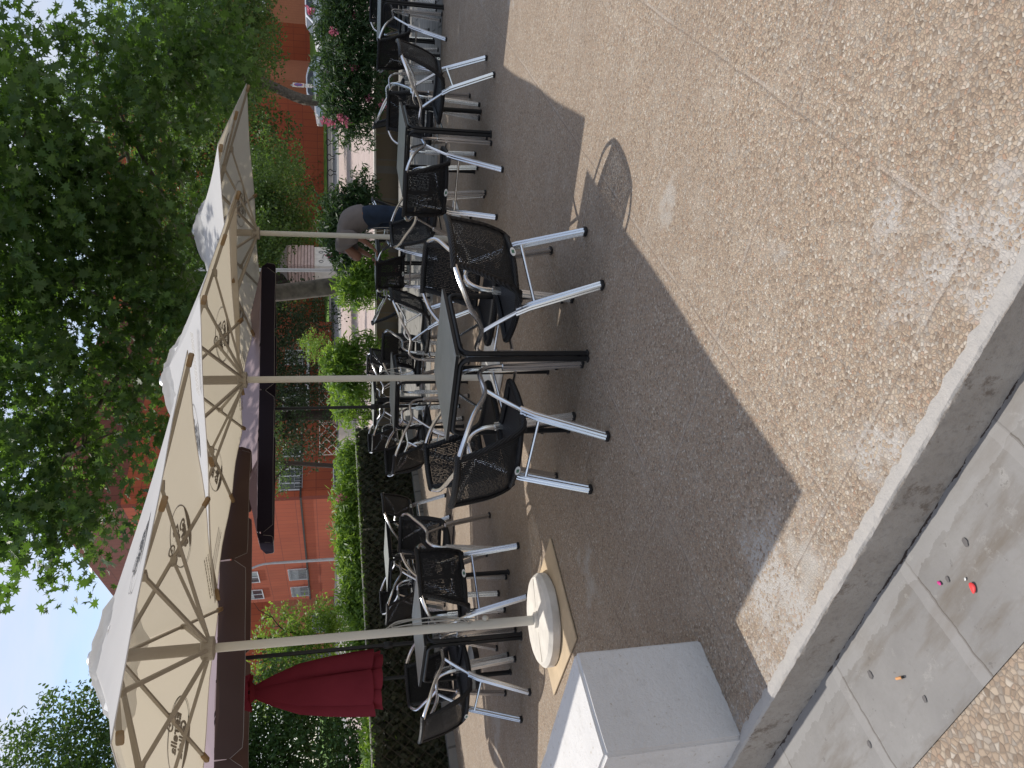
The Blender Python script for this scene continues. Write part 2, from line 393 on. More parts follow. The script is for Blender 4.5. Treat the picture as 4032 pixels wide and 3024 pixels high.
def smooth_path(pts, sub=5):
    P = [Vector(p) for p in pts]; out = []
    for i in range(len(P) - 1):
        p0 = P[max(i - 1, 0)]; p1 = P[i]; p2 = P[i + 1]; p3 = P[min(i + 2, len(P) - 1)]
        for k in range(sub):
            t = k / sub
            out.append(.5 * ((2 * p1) + (p2 - p0) * t + (2 * p0 - 5 * p1 + 4 * p2 - p3) * t * t + (3 * p1 - p0 - 3 * p2 + p3) * t ** 3))
    out.append(P[-1]); return out

def copy_tree(o, parent=None):
    c = o.copy(); C.objects.link(c)
    for k in list(c.keys()):
        if k in ('label', 'category', 'group') and parent is not None: del c[k]
    if parent is not None: c.parent = parent
    for ch in o.children: copy_tree(ch, c)
    return c

def poly(name, pts, z, mat, rz=0, thick=0):
    """flat (or sloping) sheet; rz: axes of the object's own frame, so the paving pattern follows them"""
    ci, si = math.cos(-rz), math.sin(-rz); vs = []
    for p in pts:
        x, y = p[0], p[1]; zz = p[2] if len(p) > 2 else z
        vs.append((x * ci - y * si, x * si + y * ci, zz))
    o = mesh_obj(name, vs, [tuple(range(len(vs)))], mat); o.rotation_euler = (0, 0, rz); return o

def text_mesh(txt, size, mat_thick=.0005):
    cu = bpy.data.curves.new('txt', 'FONT'); cu.body = txt; cu.size = size; cu.align_x = 'CENTER'; cu.align_y = 'CENTER'; cu.extrude = mat_thick; cu.shear = .25; cu.offset = size * .022; cu.resolution_u = 3
    o = bpy.data.objects.new('txt', cu); C.objects.link(o); dg = bpy.context.evaluated_depsgraph_get()
    me = bpy.data.meshes.new_from_object(o.evaluated_get(dg)); vs = [v.co.copy() for v in me.vertices]; fs = [tuple(p.vertices) for p in me.polygons]
    bpy.data.objects.remove(o); bpy.data.curves.remove(cu); bpy.data.meshes.remove(me); return vs, fs

# ---------------------------------------------------------------- ground (kerb frame: E along the kerb, N away from it)
KR = math.atan2(-.610, .792)
def kf(E, N): return (E * .792 + N * .610, -E * .610 + N * .792)
KN = 1.139
def ter(pts, z): return [(*p, z) for p in pts]
lo, hi = kf(-12, KN + .035), kf(22, KN + .035)
structure(poly('terrace', [lo, hi, (30, 20), (8, 14.9), (-.6, 16.4), (-2.8, 15.4), (-8.7, 8.6)], 0, M['pebble'], KR))
def kerb():
    mb = MB(); rn = random.Random(8); K = 700; vs = []; fs = []
    for i in range(K + 1):
        x = -6 + 14 * i / K; w1, w2, w3 = rn.uniform(-.0025, .0025), rn.uniform(-.003, .003), rn.uniform(-.006, .006)
        vs += [(x, KN + .003 + w3 * .5, -.30), (x, KN + w1, -.02), (x, KN + w1 * .6, -.004), (x, KN + .006, .003 + w2 * .5), (x, KN + .03 + w3, .006 + w2 * .6), (x, KN + .055 + w3, -.004)]
    for i in range(K):
        for j in range(5): q = i * 6 + j; fs.append((q, q + 6, q + 7, q + 1))
    mb.add([Vector(v) for v in vs], fs)
    o = mb.build('kerb', M['kerb']); o.rotation_euler = (0, 0, KR); return structure(o)
kerb()
structure(poly('pavement', [kf(-14, .772), kf(22, .772), kf(22, KN + .02), kf(-14, KN + .02)], -.15, M['pavement'], KR))
structure(poly('pebble_pavement', [kf(-14, -9), kf(22, -9), kf(22, .775), kf(-14, .775)], -.154, M['pebble2'], KR))
# grey stone paving behind the terrace
structure(poly('stone_paving', [(9, 7.6), (4.35, 9.25), (.74, 10.6), (-.55, 11.0), (-.75, 13.9), (-.62, 16.2), (8, 14.8), (14, 12)], .004, M['slabs'], R(-20)))
SL = .02
def zs(y): return .46 + SL * (y - 16)
def slope_sheet(name, x0, x1, y0, y1, mat, lift=0.0, rz=0):
    return structure(poly(name, [(x0, y0, zs(y0) + lift), (x1, y0, zs(y0) + lift), (x1, y1, zs(y1) + lift), (x0, y1, zs(y1) + lift)], 0, mat, rz))
def plaza_ground():
    P2 = [(-.6, 16.45), (9, 15.0), (90, 14.9), (90, 300), (-.6, 300), (-200, 300), (-200, 3), (-10.5, 5), (-2.6, 15)]
    o = mesh_obj('ground', [(x, y, zs(y)) for x, y in P2], [(0, 1, 2, 3, 4), (0, 4, 5, 6, 7, 8)], M['plaza']); return structure(o)
plaza_ground()
slope_sheet('grey_pavement', -60, 70, 36, 48, M['plaza_grey'], .01)
slope_sheet('road', -60, 90, 48, 60, M['asphalt'], .02)
structure(poly('grass_bank', [(-60, 61, 1.40), (110, 61, 1.40), (110, 72, 2.75), (-60, 72, 2.75)], 0, M['grass']))
structure(poly('upper_ground', [(-60, 72, 2.75), (110, 72, 2.75), (250, 300, 7.6), (-250, 300, 7.6)], 0, M['plaza_grey']))
# low brown wall in front of the plaza
def low_wall():
    e = empty('low_wall', (0, 0, 0), label='low brown stone wall with pale coping behind the oleanders', cat='wall')
    pts = [(14, 13.9), (8, 14.9), (-.6, 16.3), (-1.6, 14.4)]
    mb = MB(); cp = MB()
    for a, b in zip(pts[:-1], pts[1:]):
        a, b = Vector(a), Vector(b); d = (b - a); L = d.length; ang = math.atan2(d.y, d.x)
        M4 = Matrix.Translation((a.x, a.y, 0)) @ Matrix.Rotation(ang, 4, 'Z')
        mb.box(0, L, -.12, .0, -.05, .43, M4); cp.box(-.01, L + .01, -.15, .02, .432, .475, M4, .006)
    mb.build('stone_face', M['wall_brown'], e, False); cp.build('coping', M['concrete_white'], e, False)
low_wall()

# ---------------------------------------------------------------- white parapet in the foreground
def parapet():
    mb = MB()
    # end face R(-1.0,2.74)-N(-1.25,2.43); runs left along the kerb
    a = Vector((-1.245, 2.425)); b = Vector((-1.0, 2.74)); d = Vector((-.792, .610))
    n = 14; vs = []; fs = []; rnd = random.Random(3)
    bm = bmesh.new()
    L = 2.8
    q = [a, b, b + d * L, a + d * L]
    lo_ = [bm.verts.new((p.x, p.y, -.2)) for p in q]; hi_ = [bm.verts.new((p.x, p.y, .507)) for p in q]
    bm.faces.new(lo_[::-1]); bm.faces.new(hi_)
    for i in range(4): bm.faces.new((lo_[i], lo_[(i + 1) % 4], hi_[(i + 1) % 4], hi_[i]))
    bmesh.ops.recalc_face_normals(bm, faces=bm.faces[:])
    bmesh.ops.bevel(bm, geom=[e for e in bm.edges], offset=.012, segments=3, affect='EDGES')
    bmesh.ops.triangulate(bm, faces=bm.faces[:])
    for _ in range(9):
        es = [e for e in bm.edges if e.calc_length() > .06]
        if not es: break
        bmesh.ops.subdivide_edges(bm, edges=es, cuts=1); bmesh.ops.triangulate(bm, faces=[f for f in bm.faces if len(f.verts) > 3])
    from mathutils import noise as mn
    bm.normal_update()
    for v in bm.verts:
        sharp = max(0, 1 - abs(max(abs(c_) for c_ in v.normal) - .7) * 4) if abs(v.normal.z) > .2 and abs(v.normal.z) < .97 else 0
        v.co += v.normal * (.0025 * mn.noise(v.co * 4) + .001 * mn.noise(v.co * 15) - .006 * sharp * max(0, mn.noise(v.co * 23 + Vector((3, 1, 2)))))
    for f in bm.faces: f.smooth = True
    me = bpy.data.meshes.new('parapet'); bm.to_mesh(me); bm.free(); me.set_sharp_from_angle(angle=R(35))
    k = NT('whitewashed_parapet'); o = k.obj(); s = k.n('SeparateXYZ'); k.l(o, s.inputs[0])
    f = k.noise(2.2, 6, .6, o)
    c = k.mix(k.ramp(f, [(.3, 0), (.75, 1)]), (.60, .58, .56), (.69, .67, .65))
    c = k.mix(k.ramp(k.noise(7, 7, .7, o), [(.54, 0), (.72, .45)]), c, (.47, .445, .415))
    c = k.mix(k.ramp(k.noise(3.1, 8, .72, o), [(.60, 0), (.68, .3)]), c, (.40, .37, .33))
    c = k.mix(k.ramp(k.noise(40, 6, .7, o), [(.62, 0), (.68, .75)]), c, (.36, .30, .22))
    lowdirt = k.n('MapRange'); lowdirt.inputs[1].default_value = .16; lowdirt.inputs[2].default_value = 0; k.l(k.math('ADD', s.outputs[2], k.math('MULTIPLY', k.noise(8, 5, .6, o), .1)), lowdirt.inputs[0])
    c = k.mix(k.math('MULTIPLY', lowdirt.outputs[0], .35), c, (.35, .33, .31))
    c = k.mix(k.math('MULTIPLY', k.math('LESS_THAN', k.math('ADD', s.outputs[2], k.math('MULTIPLY', k.noise(20, 4, .6, o), .02)), .012), 1.0), c, (.33, .30, .27))
    k.l(c, k.b.inputs['Base Color']); k.b.inputs['Roughness'].default_value = .9
    k.bump(k.math('ADD', k.noise(45, 6, .7, o), k.math('MULTIPLY', k.noise(6, 4, .6, o), 1.2)), .65, .009)
    me.materials.append(k.m); ob = bpy.data.objects.new('parapet_wall', me); C.objects.link(ob)
    tag(ob, 'thick whitewashed parapet wall ending at the kerb in the foreground', 'wall')
parapet()

# ---------------------------------------------------------------- chair
def bundle(mb, path, r, off):
    for dx, dy in ((-1, -1), (1, -1), (1, 1), (-1, 1)):
        mb.tube([Vector(p) + Vector((dx * off, dy * off, 0)) for p in path], r, 7)
def make_chair():
    t = bpy.data.objects.new('wicker_chair', None); C.objects.link(t); t.empty_display_size = .1
    Y0 = -.0   # local y = distance in front of the rear feet
    for sx in (-1, 1):
        # arm: from the backrest top, sweeping out and forward, down into the front leg
        arm = [(sx * .14, -.10, .785), (sx * .20, -.075, .775), (sx * .262, .0, .738), (sx * .275, .12, .686), (sx * .272, .215, .632), (sx * .268, .29, .606), (sx * .266, .37, .611), (sx * .262, .43, .613), (sx * .256, .475, .585), (sx * .250, .50, .53), (sx * .246, .51, .44)]
        MB().tube(smooth_path(arm, 4), .0125, 8).build('armrest', M['alu'], t)
        fl = MB(); bundle(fl, [(sx * .246, .505, .475), (sx * .24, .515, .36), (sx * .225, .55, .012)], .0105, .0095)
        l = fl.build('leg', M['alu'], t)
        MB().box(sx * .225 - .02, sx * .225 + .02, .53, .57, 0, .02, None, .004).build('foot_cap', M['black_rubber'], l)
        rl = MB(); rl.tube(smooth_path([(sx * .262, .30, .597), (sx * .25, .25, .53), (sx * .236, .178, .43), (sx * .232, .15, .40)], 4), .0115, 8)
        bundle(rl, [(sx * .236, .178, .435), (sx * .232, .14, .37), (sx * .207, .004, .012)], .0105, .0095)
        l = rl.build('leg', M['alu'], t)
        MB().box(sx * .207 - .021, sx * .207 + .021, -.018, .024, 0, .02, None, .004).build('foot_cap', M['black_rubber'], l)
    MB().tube([(-.228, .125, .345), (.228, .125, .345)], .0095, 8).build('stretcher', M['alu'], t)
    MB().tube([(-.225, .49, .40), (.225, .49, .40)], .009, 8).build('stretcher', M['alu'], t)
    # woven shell: side profile from backrest top to the seat's front edge
    def width(s): return .165 + .035 * min(1, s / .35) if s < .40 else .20 + .015 * min(1, (s - .40) / .3)
    bprof = [(0, (-.09, .775)), (.10, (-.062, .68)), (.20, (-.03, .585)), (.30, (.012, .495)), (.355, (.045, .452))]
    def grid(prof, wf, curve, name, mat, nu=12):
        vs, fs, uv = [], [], []
        for i, (s, (y, z)) in enumerate(prof):
            wd = wf(s)
            for j in range(nu + 1):
                u = -1 + 2 * j / nu; vs.append((u * wd, y - curve(s) * (1 - u * u), z)); uv.append((u * wd, s))
        for i in range(len(prof) - 1):
            for j in range(nu): a = i * (nu + 1) + j; fs.append((a, a + 1, a + nu + 2, a + nu + 1))
        return mesh_obj(name, vs, fs, mat, t, uv, True)
    fine = []
    for (s0, p0), (s1, p1) in zip(bprof[:-1], bprof[1:]):
        for k in range(4):
            f = k / 4; fine.append((s0 + (s1 - s0) * f, (p0[0] + (p1[0] - p0[0]) * f, p0[1] + (p1[1] - p0[1]) * f)))
    fine.append(bprof[-1])
    grid(fine, lambda s: .165 + .038 * s / .355, lambda s: .026 * (1 - .3 * s / .355), 'backrest', M['wicker'])
    # wrapped rim of the back
    top = [(-u * .19, -.09 - .026 * (1 - u * u) + .012 * u ** 4, .785) for u in (-1, -.75, -.5, -.25, 0, .25, .5, .75, 1)]
    MB().tube(smooth_path(top, 3), .0175, 9).build('back_top_rail', M['wrap'], t)
    for sx in (-1, 1):
        side = [(sx * .168, -.088, .78), (sx * .18, -.06, .68), (sx * .20, -.022, .58), (sx * .207, .02, .495), (sx * .212, .06, .445), (sx * .215, .12, .425)]
        MB().tube(smooth_path(side, 3), .017, 8).build('back_side_rail', M['wrap'], t)
    MB().tube(smooth_path([(-.2, .045, .452), (-.1, .015, .45), (0, .002, .449), (.1, .015, .45), (.2, .045, .452)], 3), .015, 8).build('back_bottom_rail', M['wrap'], t)
    # seat
    sp = [(0, (.05, .437)), (.10, (.15, .425)), (.22, (.27, .424)), (.33, (.38, .432)), (.385, (.435, .436)), (.41, (.455, .428))]
    nu = 10; vs, fs, uv = [], [], []
    for i, (s, (y, z)) in enumerate(sp):
        wd = .205 + .01 * (s / .4) if s < .34 else .215 - .05 * ((s - .34) / .07) ** 2
        for j in range(nu + 1):
            u = -1 + 2 * j / nu; vs.append((u * wd, y, z - .012 * (1 - u * u))); uv.append((u * wd, s))
    for i in range(len(sp) - 1):
        for j in range(nu): a = i * (nu + 1) + j; fs.append((a, a + 1, a + nu + 2, a + nu + 1))
    mesh_obj('seat', vs, fs, M['seat_weave'], t, uv, True)
    rim = [(-.205, .06, .437), (-.212, .16, .425), (-.216, .27, .423), (-.214, .38, .432), (-.195, .44, .436), (-.15, .462, .432), (0, .468, .43), (.15, .462, .432), (.195, .44, .436), (.214, .38, .432), (.216, .27, .423), (.212, .16, .425), (.205, .06, .437)]
    MB().tube(smooth_path(rim, 3), .0185, 8).build('seat_rim', M['wrap'], t)
    # oval badge at the foot of the backrest
    bd = MB(); vs = []; 
    for k in range(20):
        a = 2 * math.pi * k / 20; vs.append((.032 * math.cos(a), 0, .014 * math.sin(a)))
    bd.add([Vector(v) for v in vs] + [Vector((v[0], -.003, v[2])) for v in vs], [tuple(range(20)), tuple(range(39, 19, -1))] + [(i, (i + 1) % 20, 20 + (i + 1) % 20, 20 + i) for i in range(20)])
    b = bd.build('badge', M['badge'], t, False); b.location = (0, -.022, .452)
    bc = MB(); bc.box(-.012, .012, -.006, -.003, -.007, .007, None, .002); bc.build('badge_centre', M['badge_dark'], b)
    return t
chair0 = make_chair()
used = [False]
def place_chair(x, y, heading, label, group):
    o = chair0 if not used[0] else copy_tree(chair0)
    used[0] = True
    o.location = (x, y, 0.002); o.rotation_euler = (0, 0, R(heading - 90)); tag(o, label, 'chair', group); return o

# ---------------------------------------------------------------- table
def make_table():
    t = bpy.data.objects.new('cafe_table', None); C.objects.link(t); t.empty_display_size = .1
    h = .31
    top = MB(); top.box(-h, h, -h, h, .722, .741, None, .004); top.build('table_top', M['table_top'], t, False)
    ed = MB()
    for a in range(4): ed.box(-h + .002, h - .002, h + .0005, h + .004, .7225, .739, Matrix.Rotation(a * math.pi / 2, 4, 'Z'))
    ed.build('edge_band', M['black_metal'], t, False)
    ap = MB(); q = h - .018
    for a in range(4): ap.tube([Matrix.Rotation(a * math.pi / 2, 4, 'Z') @ Vector(p) for p in ((-q + .07, q, .705), (q - .07, q, .705))], .0145, 8)
    ap.build('apron', M['black_metal'], t)
    for a in range(4):
        mb = MB(); R4 = Matrix.Rotation(a * math.pi / 2, 4, 'Z')
        for sw in (0, 1):
            pts = [(q - .08, q, .705), (q - .055, q, .702), (q - .035, q, .690), (q - .024, q, .665), (q - .021, q, .63), (q - .021, q, .3), (q - .021, q, .012)]
            if sw: pts = [(p[1], p[0], p[2]) for p in pts]
            mb.tube(smooth_path([R4 @ Vector(p) for p in pts], 2), .0145, 8)
        l = mb.build('leg', M['black_metal'], t)
        ft = MB()
        for sw in (0, 1):
            p = (q - .021, q) if not sw else (q, q - .021)
            ft.box(p[0] - .016, p[0] + .016, p[1] - .016, p[1] + .016, 0, .012, R4, .003)
        ft.build('foot_cap', M['black_rubber'], l)
    ck = MB()
    for a in range(4): ck.box(h - .055, h - .02, h - .03, h - .012, .7415, .7425, Matrix.Rotation(a * math.pi / 2, 4, 'Z'), 0)
    ck.build('corner_clip', M['steel_grey'], t, False)
    return t
table0 = make_table(); tused = [False]
def place_table(x, y, rot, label):
    o = table0 if not tused[0] else copy_tree(table0)
    tused[0] = True
    o.location = (x, y, .002); o.rotation_euler = (0, 0, R(rot)); tag(o, label, 'table', 'square cafe tables set out on the terrace'); return o

GC = 'wicker and aluminium armchairs round the cafe tables'
place_table(.12, 4.40, 49, 'grey topped table in the foreground, the largest in view, beside the middle parasol')
place_chair(.668, 3.875, 128, 'black wicker armchair at the foreground table, nearest right, its splayed legs reaching out', GC)
place_chair(-.428, 3.838, 47.6, 'black wicker armchair at the foreground table, nearest left, back turned with oval badge', GC)
place_chair(.69, 4.82, 228, 'wicker armchair facing us behind the right corner of the foreground table', GC)
place_chair(-.45, 4.79, -42, 'wicker armchair facing us behind the left corner of the foreground table', GC)
place_table(-1.91, 6.02, 47, 'table crossed by the nearest parasol pole, on the left')
place_chair(-1.385, 5.54, 130, 'black wicker armchair right of the nearest parasol pole, back turned to us', GC)
place_chair(-2.385, 5.515, 49, 'armchair left of the nearest parasol pole, leftmost and under the red parasol', GC)
place_chair(-2.42, 6.36, -40, 'armchair facing us behind the pole-crossed table, below the closed red parasol', GC)
place_chair(-1.36, 6.83, 247, 'armchair facing us between the pole-crossed table and the sunlit left table', GC)
place_table(-2.07, 9.5, 52, 'sunlit table far left beside the ivy screen')
place_chair(-1.47, 9.30, 150, 'sunlit armchair right of the far left table by the ivy screen', GC)
place_chair(-2.55, 8.92, 52, 'sunlit armchair left of the far left table, back turned to us', GC)
place_chair(-2.68, 9.85, -30, 'sunlit armchair behind the far left table, against the ivy screen', GC)
place_table(2.10, 6.86, 52, 'dark table on the right beyond the farthest beige parasol pole')
place_chair(2.73, 6.45, 139, 'armchair right of the right hand table, turned sideways with splayed legs', GC)
place_chair(1.56, 6.155, 53, 'armchair left of the right hand table, wicker back and badge towards us', GC)
place_chair(2.66, 7.55, 240, 'armchair facing us behind the right corner of the right hand table', GC)
place_chair(1.50, 7.35, -48, 'armchair facing us behind the left corner of the right hand table', GC)
place_table(4.47, 9.5, 50, 'pale topped table at the far right edge of the view')
place_chair(3.90, 9.05, 38, 'armchair left of the far right table, back and badge towards us', GC)
place_chair(5.02, 9.15, 140, 'armchair cut by the right edge of the view at the far right table', GC)
place_chair(5.0, 10.3, 235, 'armchair behind the far right table, facing us', GC)
place_chair(3.42, 9.95, -8, 'armchair seen from the side in front of the pink oleander', GC)
place_table(-.06, 8.20, 60, 'light topped table in the centre behind the foreground table')
place_chair(.82, 7.68, 155, 'armchair right of the central back table, seat catching the light', GC)
place_chair(.39, 8.80, 240, 'armchair facing us behind the central back table on its right', GC)
place_chair(-.70, 7.62, 33, 'armchair left of the central back table, back turned to us', GC)
place_chair(-.78, 8.55, -45, 'armchair facing us behind the central back table on its left', GC)
place_table(-.24, 12.1, 50, 'farthest table, small in the centre, crossed by the thin black pole')
place_chair(.38, 11.6, 142, 'small armchair right of the farthest central table, back to us', GC)
place_chair(.30, 12.6, 235, 'small armchair facing us behind the farthest central table, right side', GC)
place_chair(-.78, 11.45, 45, 'small armchair left of the farthest central table, back to us', GC)
place_chair(-.86, 12.5, -45, 'small armchair facing us behind the farthest central table, left side', GC)
place_table(1.62, 10.75, 48, 'dark table the bending person is leaning over')
place_chair(1.44, 9.92, 60, 'armchair with badge in front of the table the person leans over', GC)
place_chair(.98, 10.95, -5, 'armchair left of the table the person leans over, by the tree trunk', GC)
place_chair(2.42, 10.55, 165, 'armchair right of the bending person, in front of the oleander', GC)

# ---------------------------------------------------------------- parasols
def fabric_faces(mb, poly2, ze, apex_r, za, sag=.035, nu=12, nv=8, base=None):
    n = len(poly2)
    for i in range(n):
        a, b = Vector((*poly2[i], 0)), Vector((*poly2[(i + 1) % n], 0)); vs, fs, uv = [], [], []
        for v in range(nv + 1):
            f = v / nv
            for u in range(nu + 1):
                g = u / nu; e = a.lerp(b, g); r = 1 - f * (1 - apex_r)
                p = e * r; z = ze(e) * (1 - f) + za * f
                z -= sag * math.sin(math.pi * g) * (1 - f) * .7 if False else 0
                z -= sag * math.sin(math.pi * min(1, f)) * .5
                if f == 0: p *= (1 - .018 * math.sin(2 * math.pi * g) ** 2); z += .012 * math.sin(2 * math.pi * g) ** 2
                vs.append(Vector((p.x, p.y, z))); uv.append((g, f))
        for v in range(nv):
            for u in range(nu):
                q = v * (nu + 1) + u; fs.append((q, q + 1, q + nu + 2, q + nu + 1))
        mb.add(vs, fs, uv)

def logo_parts(parent, face_mid, ze_mid, za, r_in, side, name_mat, below, off):
    """oval emblem with two words, lying on one canopy face, readable from outside"""
    u = Vector((-face_mid.y, face_mid.x, 0)).normalized()             # along the edge
    e0 = Vector((face_mid.x, face_mid.y, ze_mid)); e1 = Vector((face_mid.x * r_in, face_mid.y * r_in, za))
    v = (e1 - e0); L = v.length; v.normalize(); nrm = u.cross(v).normalized()
    if nrm.z < 0: u = -u; nrm = u.cross(v).normalized()
    org = e0 + v * (L * .36) + nrm * off
    def put(mb, x, y):
        x *= .8; y *= .8
        return org + u * x + v * y + nrm * (-.0172 * math.sin(math.pi * min(1, .36 + y / L)))
    mb = MB(); n = 40; ao, bo = .33, .165
    ring = []
    for k in range(n):
        a = 2 * math.pi * k / n; ring.append((put(mb, ao * math.cos(a), bo * math.sin(a)), put(mb, (ao - .008) * math.cos(a), (bo - .008) * math.sin(a))))
    mb.add([p for r_ in ring for p in r_], [(2 * k, 2 * ((k + 1) % n), 2 * ((k + 1) % n) + 1, 2 * k + 1) for k in range(n)])
    # dark crescent at the foot of the oval
    cres = []; K = 16
    for k in range(K + 1):
        x = -.30 + .60 * k / K; yo = -bo * math.sqrt(max(0, 1 - (x / ao) ** 2)); yi = max(yo, -.118 + .02 * (x / .3) ** 2) if abs(x) < .285 else yo
        cres.append((put(mb, x, yo), put(mb, x, yi)))
    mb.add([p for r_ in cres for p in r_], [(2 * k, 2 * k + 2, 2 * k + 3, 2 * k + 1) for k in range(K)])
    for txt, yy, sz in (('Estrella', .052, .118), ('Galicia', -.05, .118)):
        vs, fs = text_mesh(txt, sz)
        mb.add([put(mb, p.x, p.y + yy) + nrm * p.z for p in vs], fs)
    # small round seal on top of the oval
    seal = []
    for k in range(16):
        a = 2 * math.pi * k / 16; seal.append((put(mb, .05 * math.cos(a), .155 + .05 * math.sin(a)), put(mb, .038 * math.cos(a), .155 + .038 * math.sin(a))))
    mb.add([p for r_ in seal for p in r_], [(2 * k, 2 * ((k + 1) % 16), 2 * ((k + 1) % 16) + 1, 2 * k + 1) for k in range(16)])
    mb.add([put(mb, x * .02, .155 + y * .02) for x, y in ((0, 1), (.25, .3), (1, .3), (.4, -.15), (.6, -.9), (0, -.4), (-.6, -.9), (-.4, -.15), (-1, .3), (-.25, .3))], [tuple(range(10))])
    return mb.build('printed_logo', name_mat, parent, False)

def small_print(parent, face_mid, ze_mid, za, r_in, mat, off):
    u = Vector((-face_mid.y, face_mid.x, 0)).normalized(); e0 = Vector((face_mid.x, face_mid.y, ze_mid)); e1 = Vector((face_mid.x * r_in, face_mid.y * r_in, za))
    v = (e1 - e0).normalized(); nrm = u.cross(v)
    if nrm.z < 0: u = -u; nrm = u.cross(v)
    org = e0 + v * .13 + u * .72 + nrm * off; mb = MB(); rnd = random.Random(5)
    for row in range(3):
        x = -.22
        while x < .20:
            w_ = rnd.uniform(.012, .04); y = -.028 * row
            mb.add([org + u * a + v * b for a, b in ((x, y), (x + w_, y), (x + w_, y + .012), (x, y + .012))], [(0, 1, 2, 3)]); x += w_ + .008
    mb.build('small_print', mat, parent, False)

def beige_parasol(x, y, rot, ze, gx, gy, label, pole_r, base, lean=(0, 0)):
    e = empty('beige_parasol', (x, y, 0), 0, label=label, cat='parasol', group='beige square parasols in a diagonal row')
    s = 1.225; cr_, sr_ = math.cos(rot), math.sin(rot)
    sq = [(cr_ * a - sr_ * b, sr_ * a + cr_ * b) for a, b in ((-s, -s), (s, -s), (s, s), (-s, s))]
    zf = lambda p: ze + gx * p.x + gy * p.y
    za, ri = ze + .37, .2
    mb = MB(); fabric_faces(mb, sq, zf, ri, za); mb.build('canopy', M['canvas'], e)
    # hem
    hm = MB()
    for i in range(4):
        a, b = Vector((*sq[i], 0)), Vector((*sq[(i + 1) % 4], 0)); pts = []
        for k in range(13):
            g = k / 12; p = a.lerp(b, g) * (1 - .018 * math.sin(2 * math.pi * g) ** 2); pts.append((p.x, p.y, zf(a.lerp(b, g)) + .012 * math.sin(2 * math.pi * g) ** 2 - .001))
        hm.tube(pts, .003, 6)
    hm.build('hem', M['canvas'], e)
    # vent cap: wrinkled, on top
    rnd = random.Random(int(x * 100)); cap = MB(); nn = 32; rings = 8; vs, fs = [], []
    for i in range(rings + 1):
        f = i / rings
        for j in range(nn):
            a = 2 * math.pi * j / nn + rot
            sqr = 1 / max(abs(math.cos(a - rot)), abs(math.sin(a - rot))) ** .8
            r_ = (.02 + .34 * f) * sqr
            z = ze + .475 - .17 * f ** 1.7 + .018 * math.sin(a * 6 + i * 1.7) * f + .012 * math.sin(a * 11 + i * 2.9) * f + rnd.uniform(-.006, .006)
            vs.append((r_ * math.cos(a), r_ * math.sin(a), z))
    for i in range(rings):
        for j in range(nn): fs.append((i * nn + j, i * nn + (j + 1) % nn, (i + 1) * nn + (j + 1) % nn, (i + 1) * nn + j))
    cap.add([Vector(v) for v in vs], fs); cap.build('vent_cap', M['canvas_clear'], e)
    MB().lathe([(.045, ze + .46), (.05, ze + .475), (.035, ze + .495), (.012, ze + .502)], 14).build('finial', M['alu_dull'], e)
    # mast, slider, ribs and struts
    MB().tube([(0, 0, .06), (lean[0], lean[1], ze + .46)], pole_r, 20).build('pole', M['cream_metal'], e)
    hub_z = ze - .125
    MB().tube([(0, 0, hub_z + .04), (0, 0, ze + .42)], pole_r * 1.35, 12).build('mast_housing', M['taupe_metal'], e)
    MB().lathe([(.05, hub_z - .035), (.066, hub_z - .03), (.066, hub_z + .03), (.05, hub_z + .04)], 16).build('slider', M['taupe_metal'], e)
    MB().lathe([(.05, ze + .32), (.085, ze + .325), (.085, ze + .36), (.05, ze + .365)], 16).build('crown_hub', M['taupe_metal'], e)
    tips = []
    for i in range(4):
        a, b = Vector((*sq[i], 0)), Vector((*sq[(i + 1) % 4], 0)); tips += [a, (a + b) / 2]
    for k, p in enumerate(tips):
        tip = Vector((p.x, p.y, zf(p) - .012)) ; tip.x *= .985; tip.y *= .985
        root = Vector((p.x * .06, p.y * .06, ze + .345))
        d = (tip - root); ang = math.atan2(d.y, d.x); L = d.length; pit = -math.asin(d.z / L)
        M4 = Matrix.Translation(root) @ Matrix.Rotation(ang, 4, 'Z') @ Matrix.Rotation(pit, 4, 'Y')
        rb = MB(); rb.box(0, L, -.008, .008, -.02, .0, M4); o = rb.build('rib', M['taupe_metal'], e, False)
        mid = root.lerp(tip, .52) - Vector((0, 0, .022)); st = Vector((p.x, p.y, 0)).normalized() * .055 + Vector((0, 0, hub_z))
        d2 = (mid - st); ang = math.atan2(d2.y, d2.x); L2 = d2.length; pit = -math.asin(d2.z / L2)
        M5 = Matrix.Translation(st) @ Matrix.Rotation(ang, 4, 'Z') @ Matrix.Rotation(pit, 4, 'Y')
        sb = MB(); sb.box(0, L2, -.010, .010, -.009, .009, M5); sb.build('strut', M['taupe_metal'], o, False)
        jb = MB(); jb.box(-.03, .03, -.016, .016, -.02, .02, Matrix.Translation(mid) @ Matrix.Rotation(ang, 4, 'Z'), .003); jb.build('joint', M['taupe_metal'], o, False)
        pk = MB(); M6 = Matrix.Translation(tip) @ Matrix.Rotation(ang, 4, 'Z') @ Matrix.Rotation(-math.asin(d.z / L), 4, 'Y')
        pk.box(-.075, .012, -.017, .017, -.026, .003, M6, .007); pk.build('rib_pocket', M['pocket'], e)
    for i in range(4):
        a, b = Vector((*sq[i], 0)), Vector((*sq[(i + 1) % 4], 0)); mid = (a + b) / 2
        logo_parts(e, mid, zf(mid), za, ri, s, M['ink'], True, -.004)
        logo_parts(e, mid, zf(mid), za, ri, s, M['ink_dark'], False, .004)
        small_print(e, mid, zf(mid), za, ri, M['ink'], -.006)
    for ch in e.children:
        if not ch.name.startswith('pole'): ch.location = (lean[0], lean[1], 0)
    # lower sleeve, bolt, foot
    MB().tube([(0, 0, .085), (0, 0, .50)], pole_r * 1.18, 18).build('base_tube', M['cream_metal'], e)
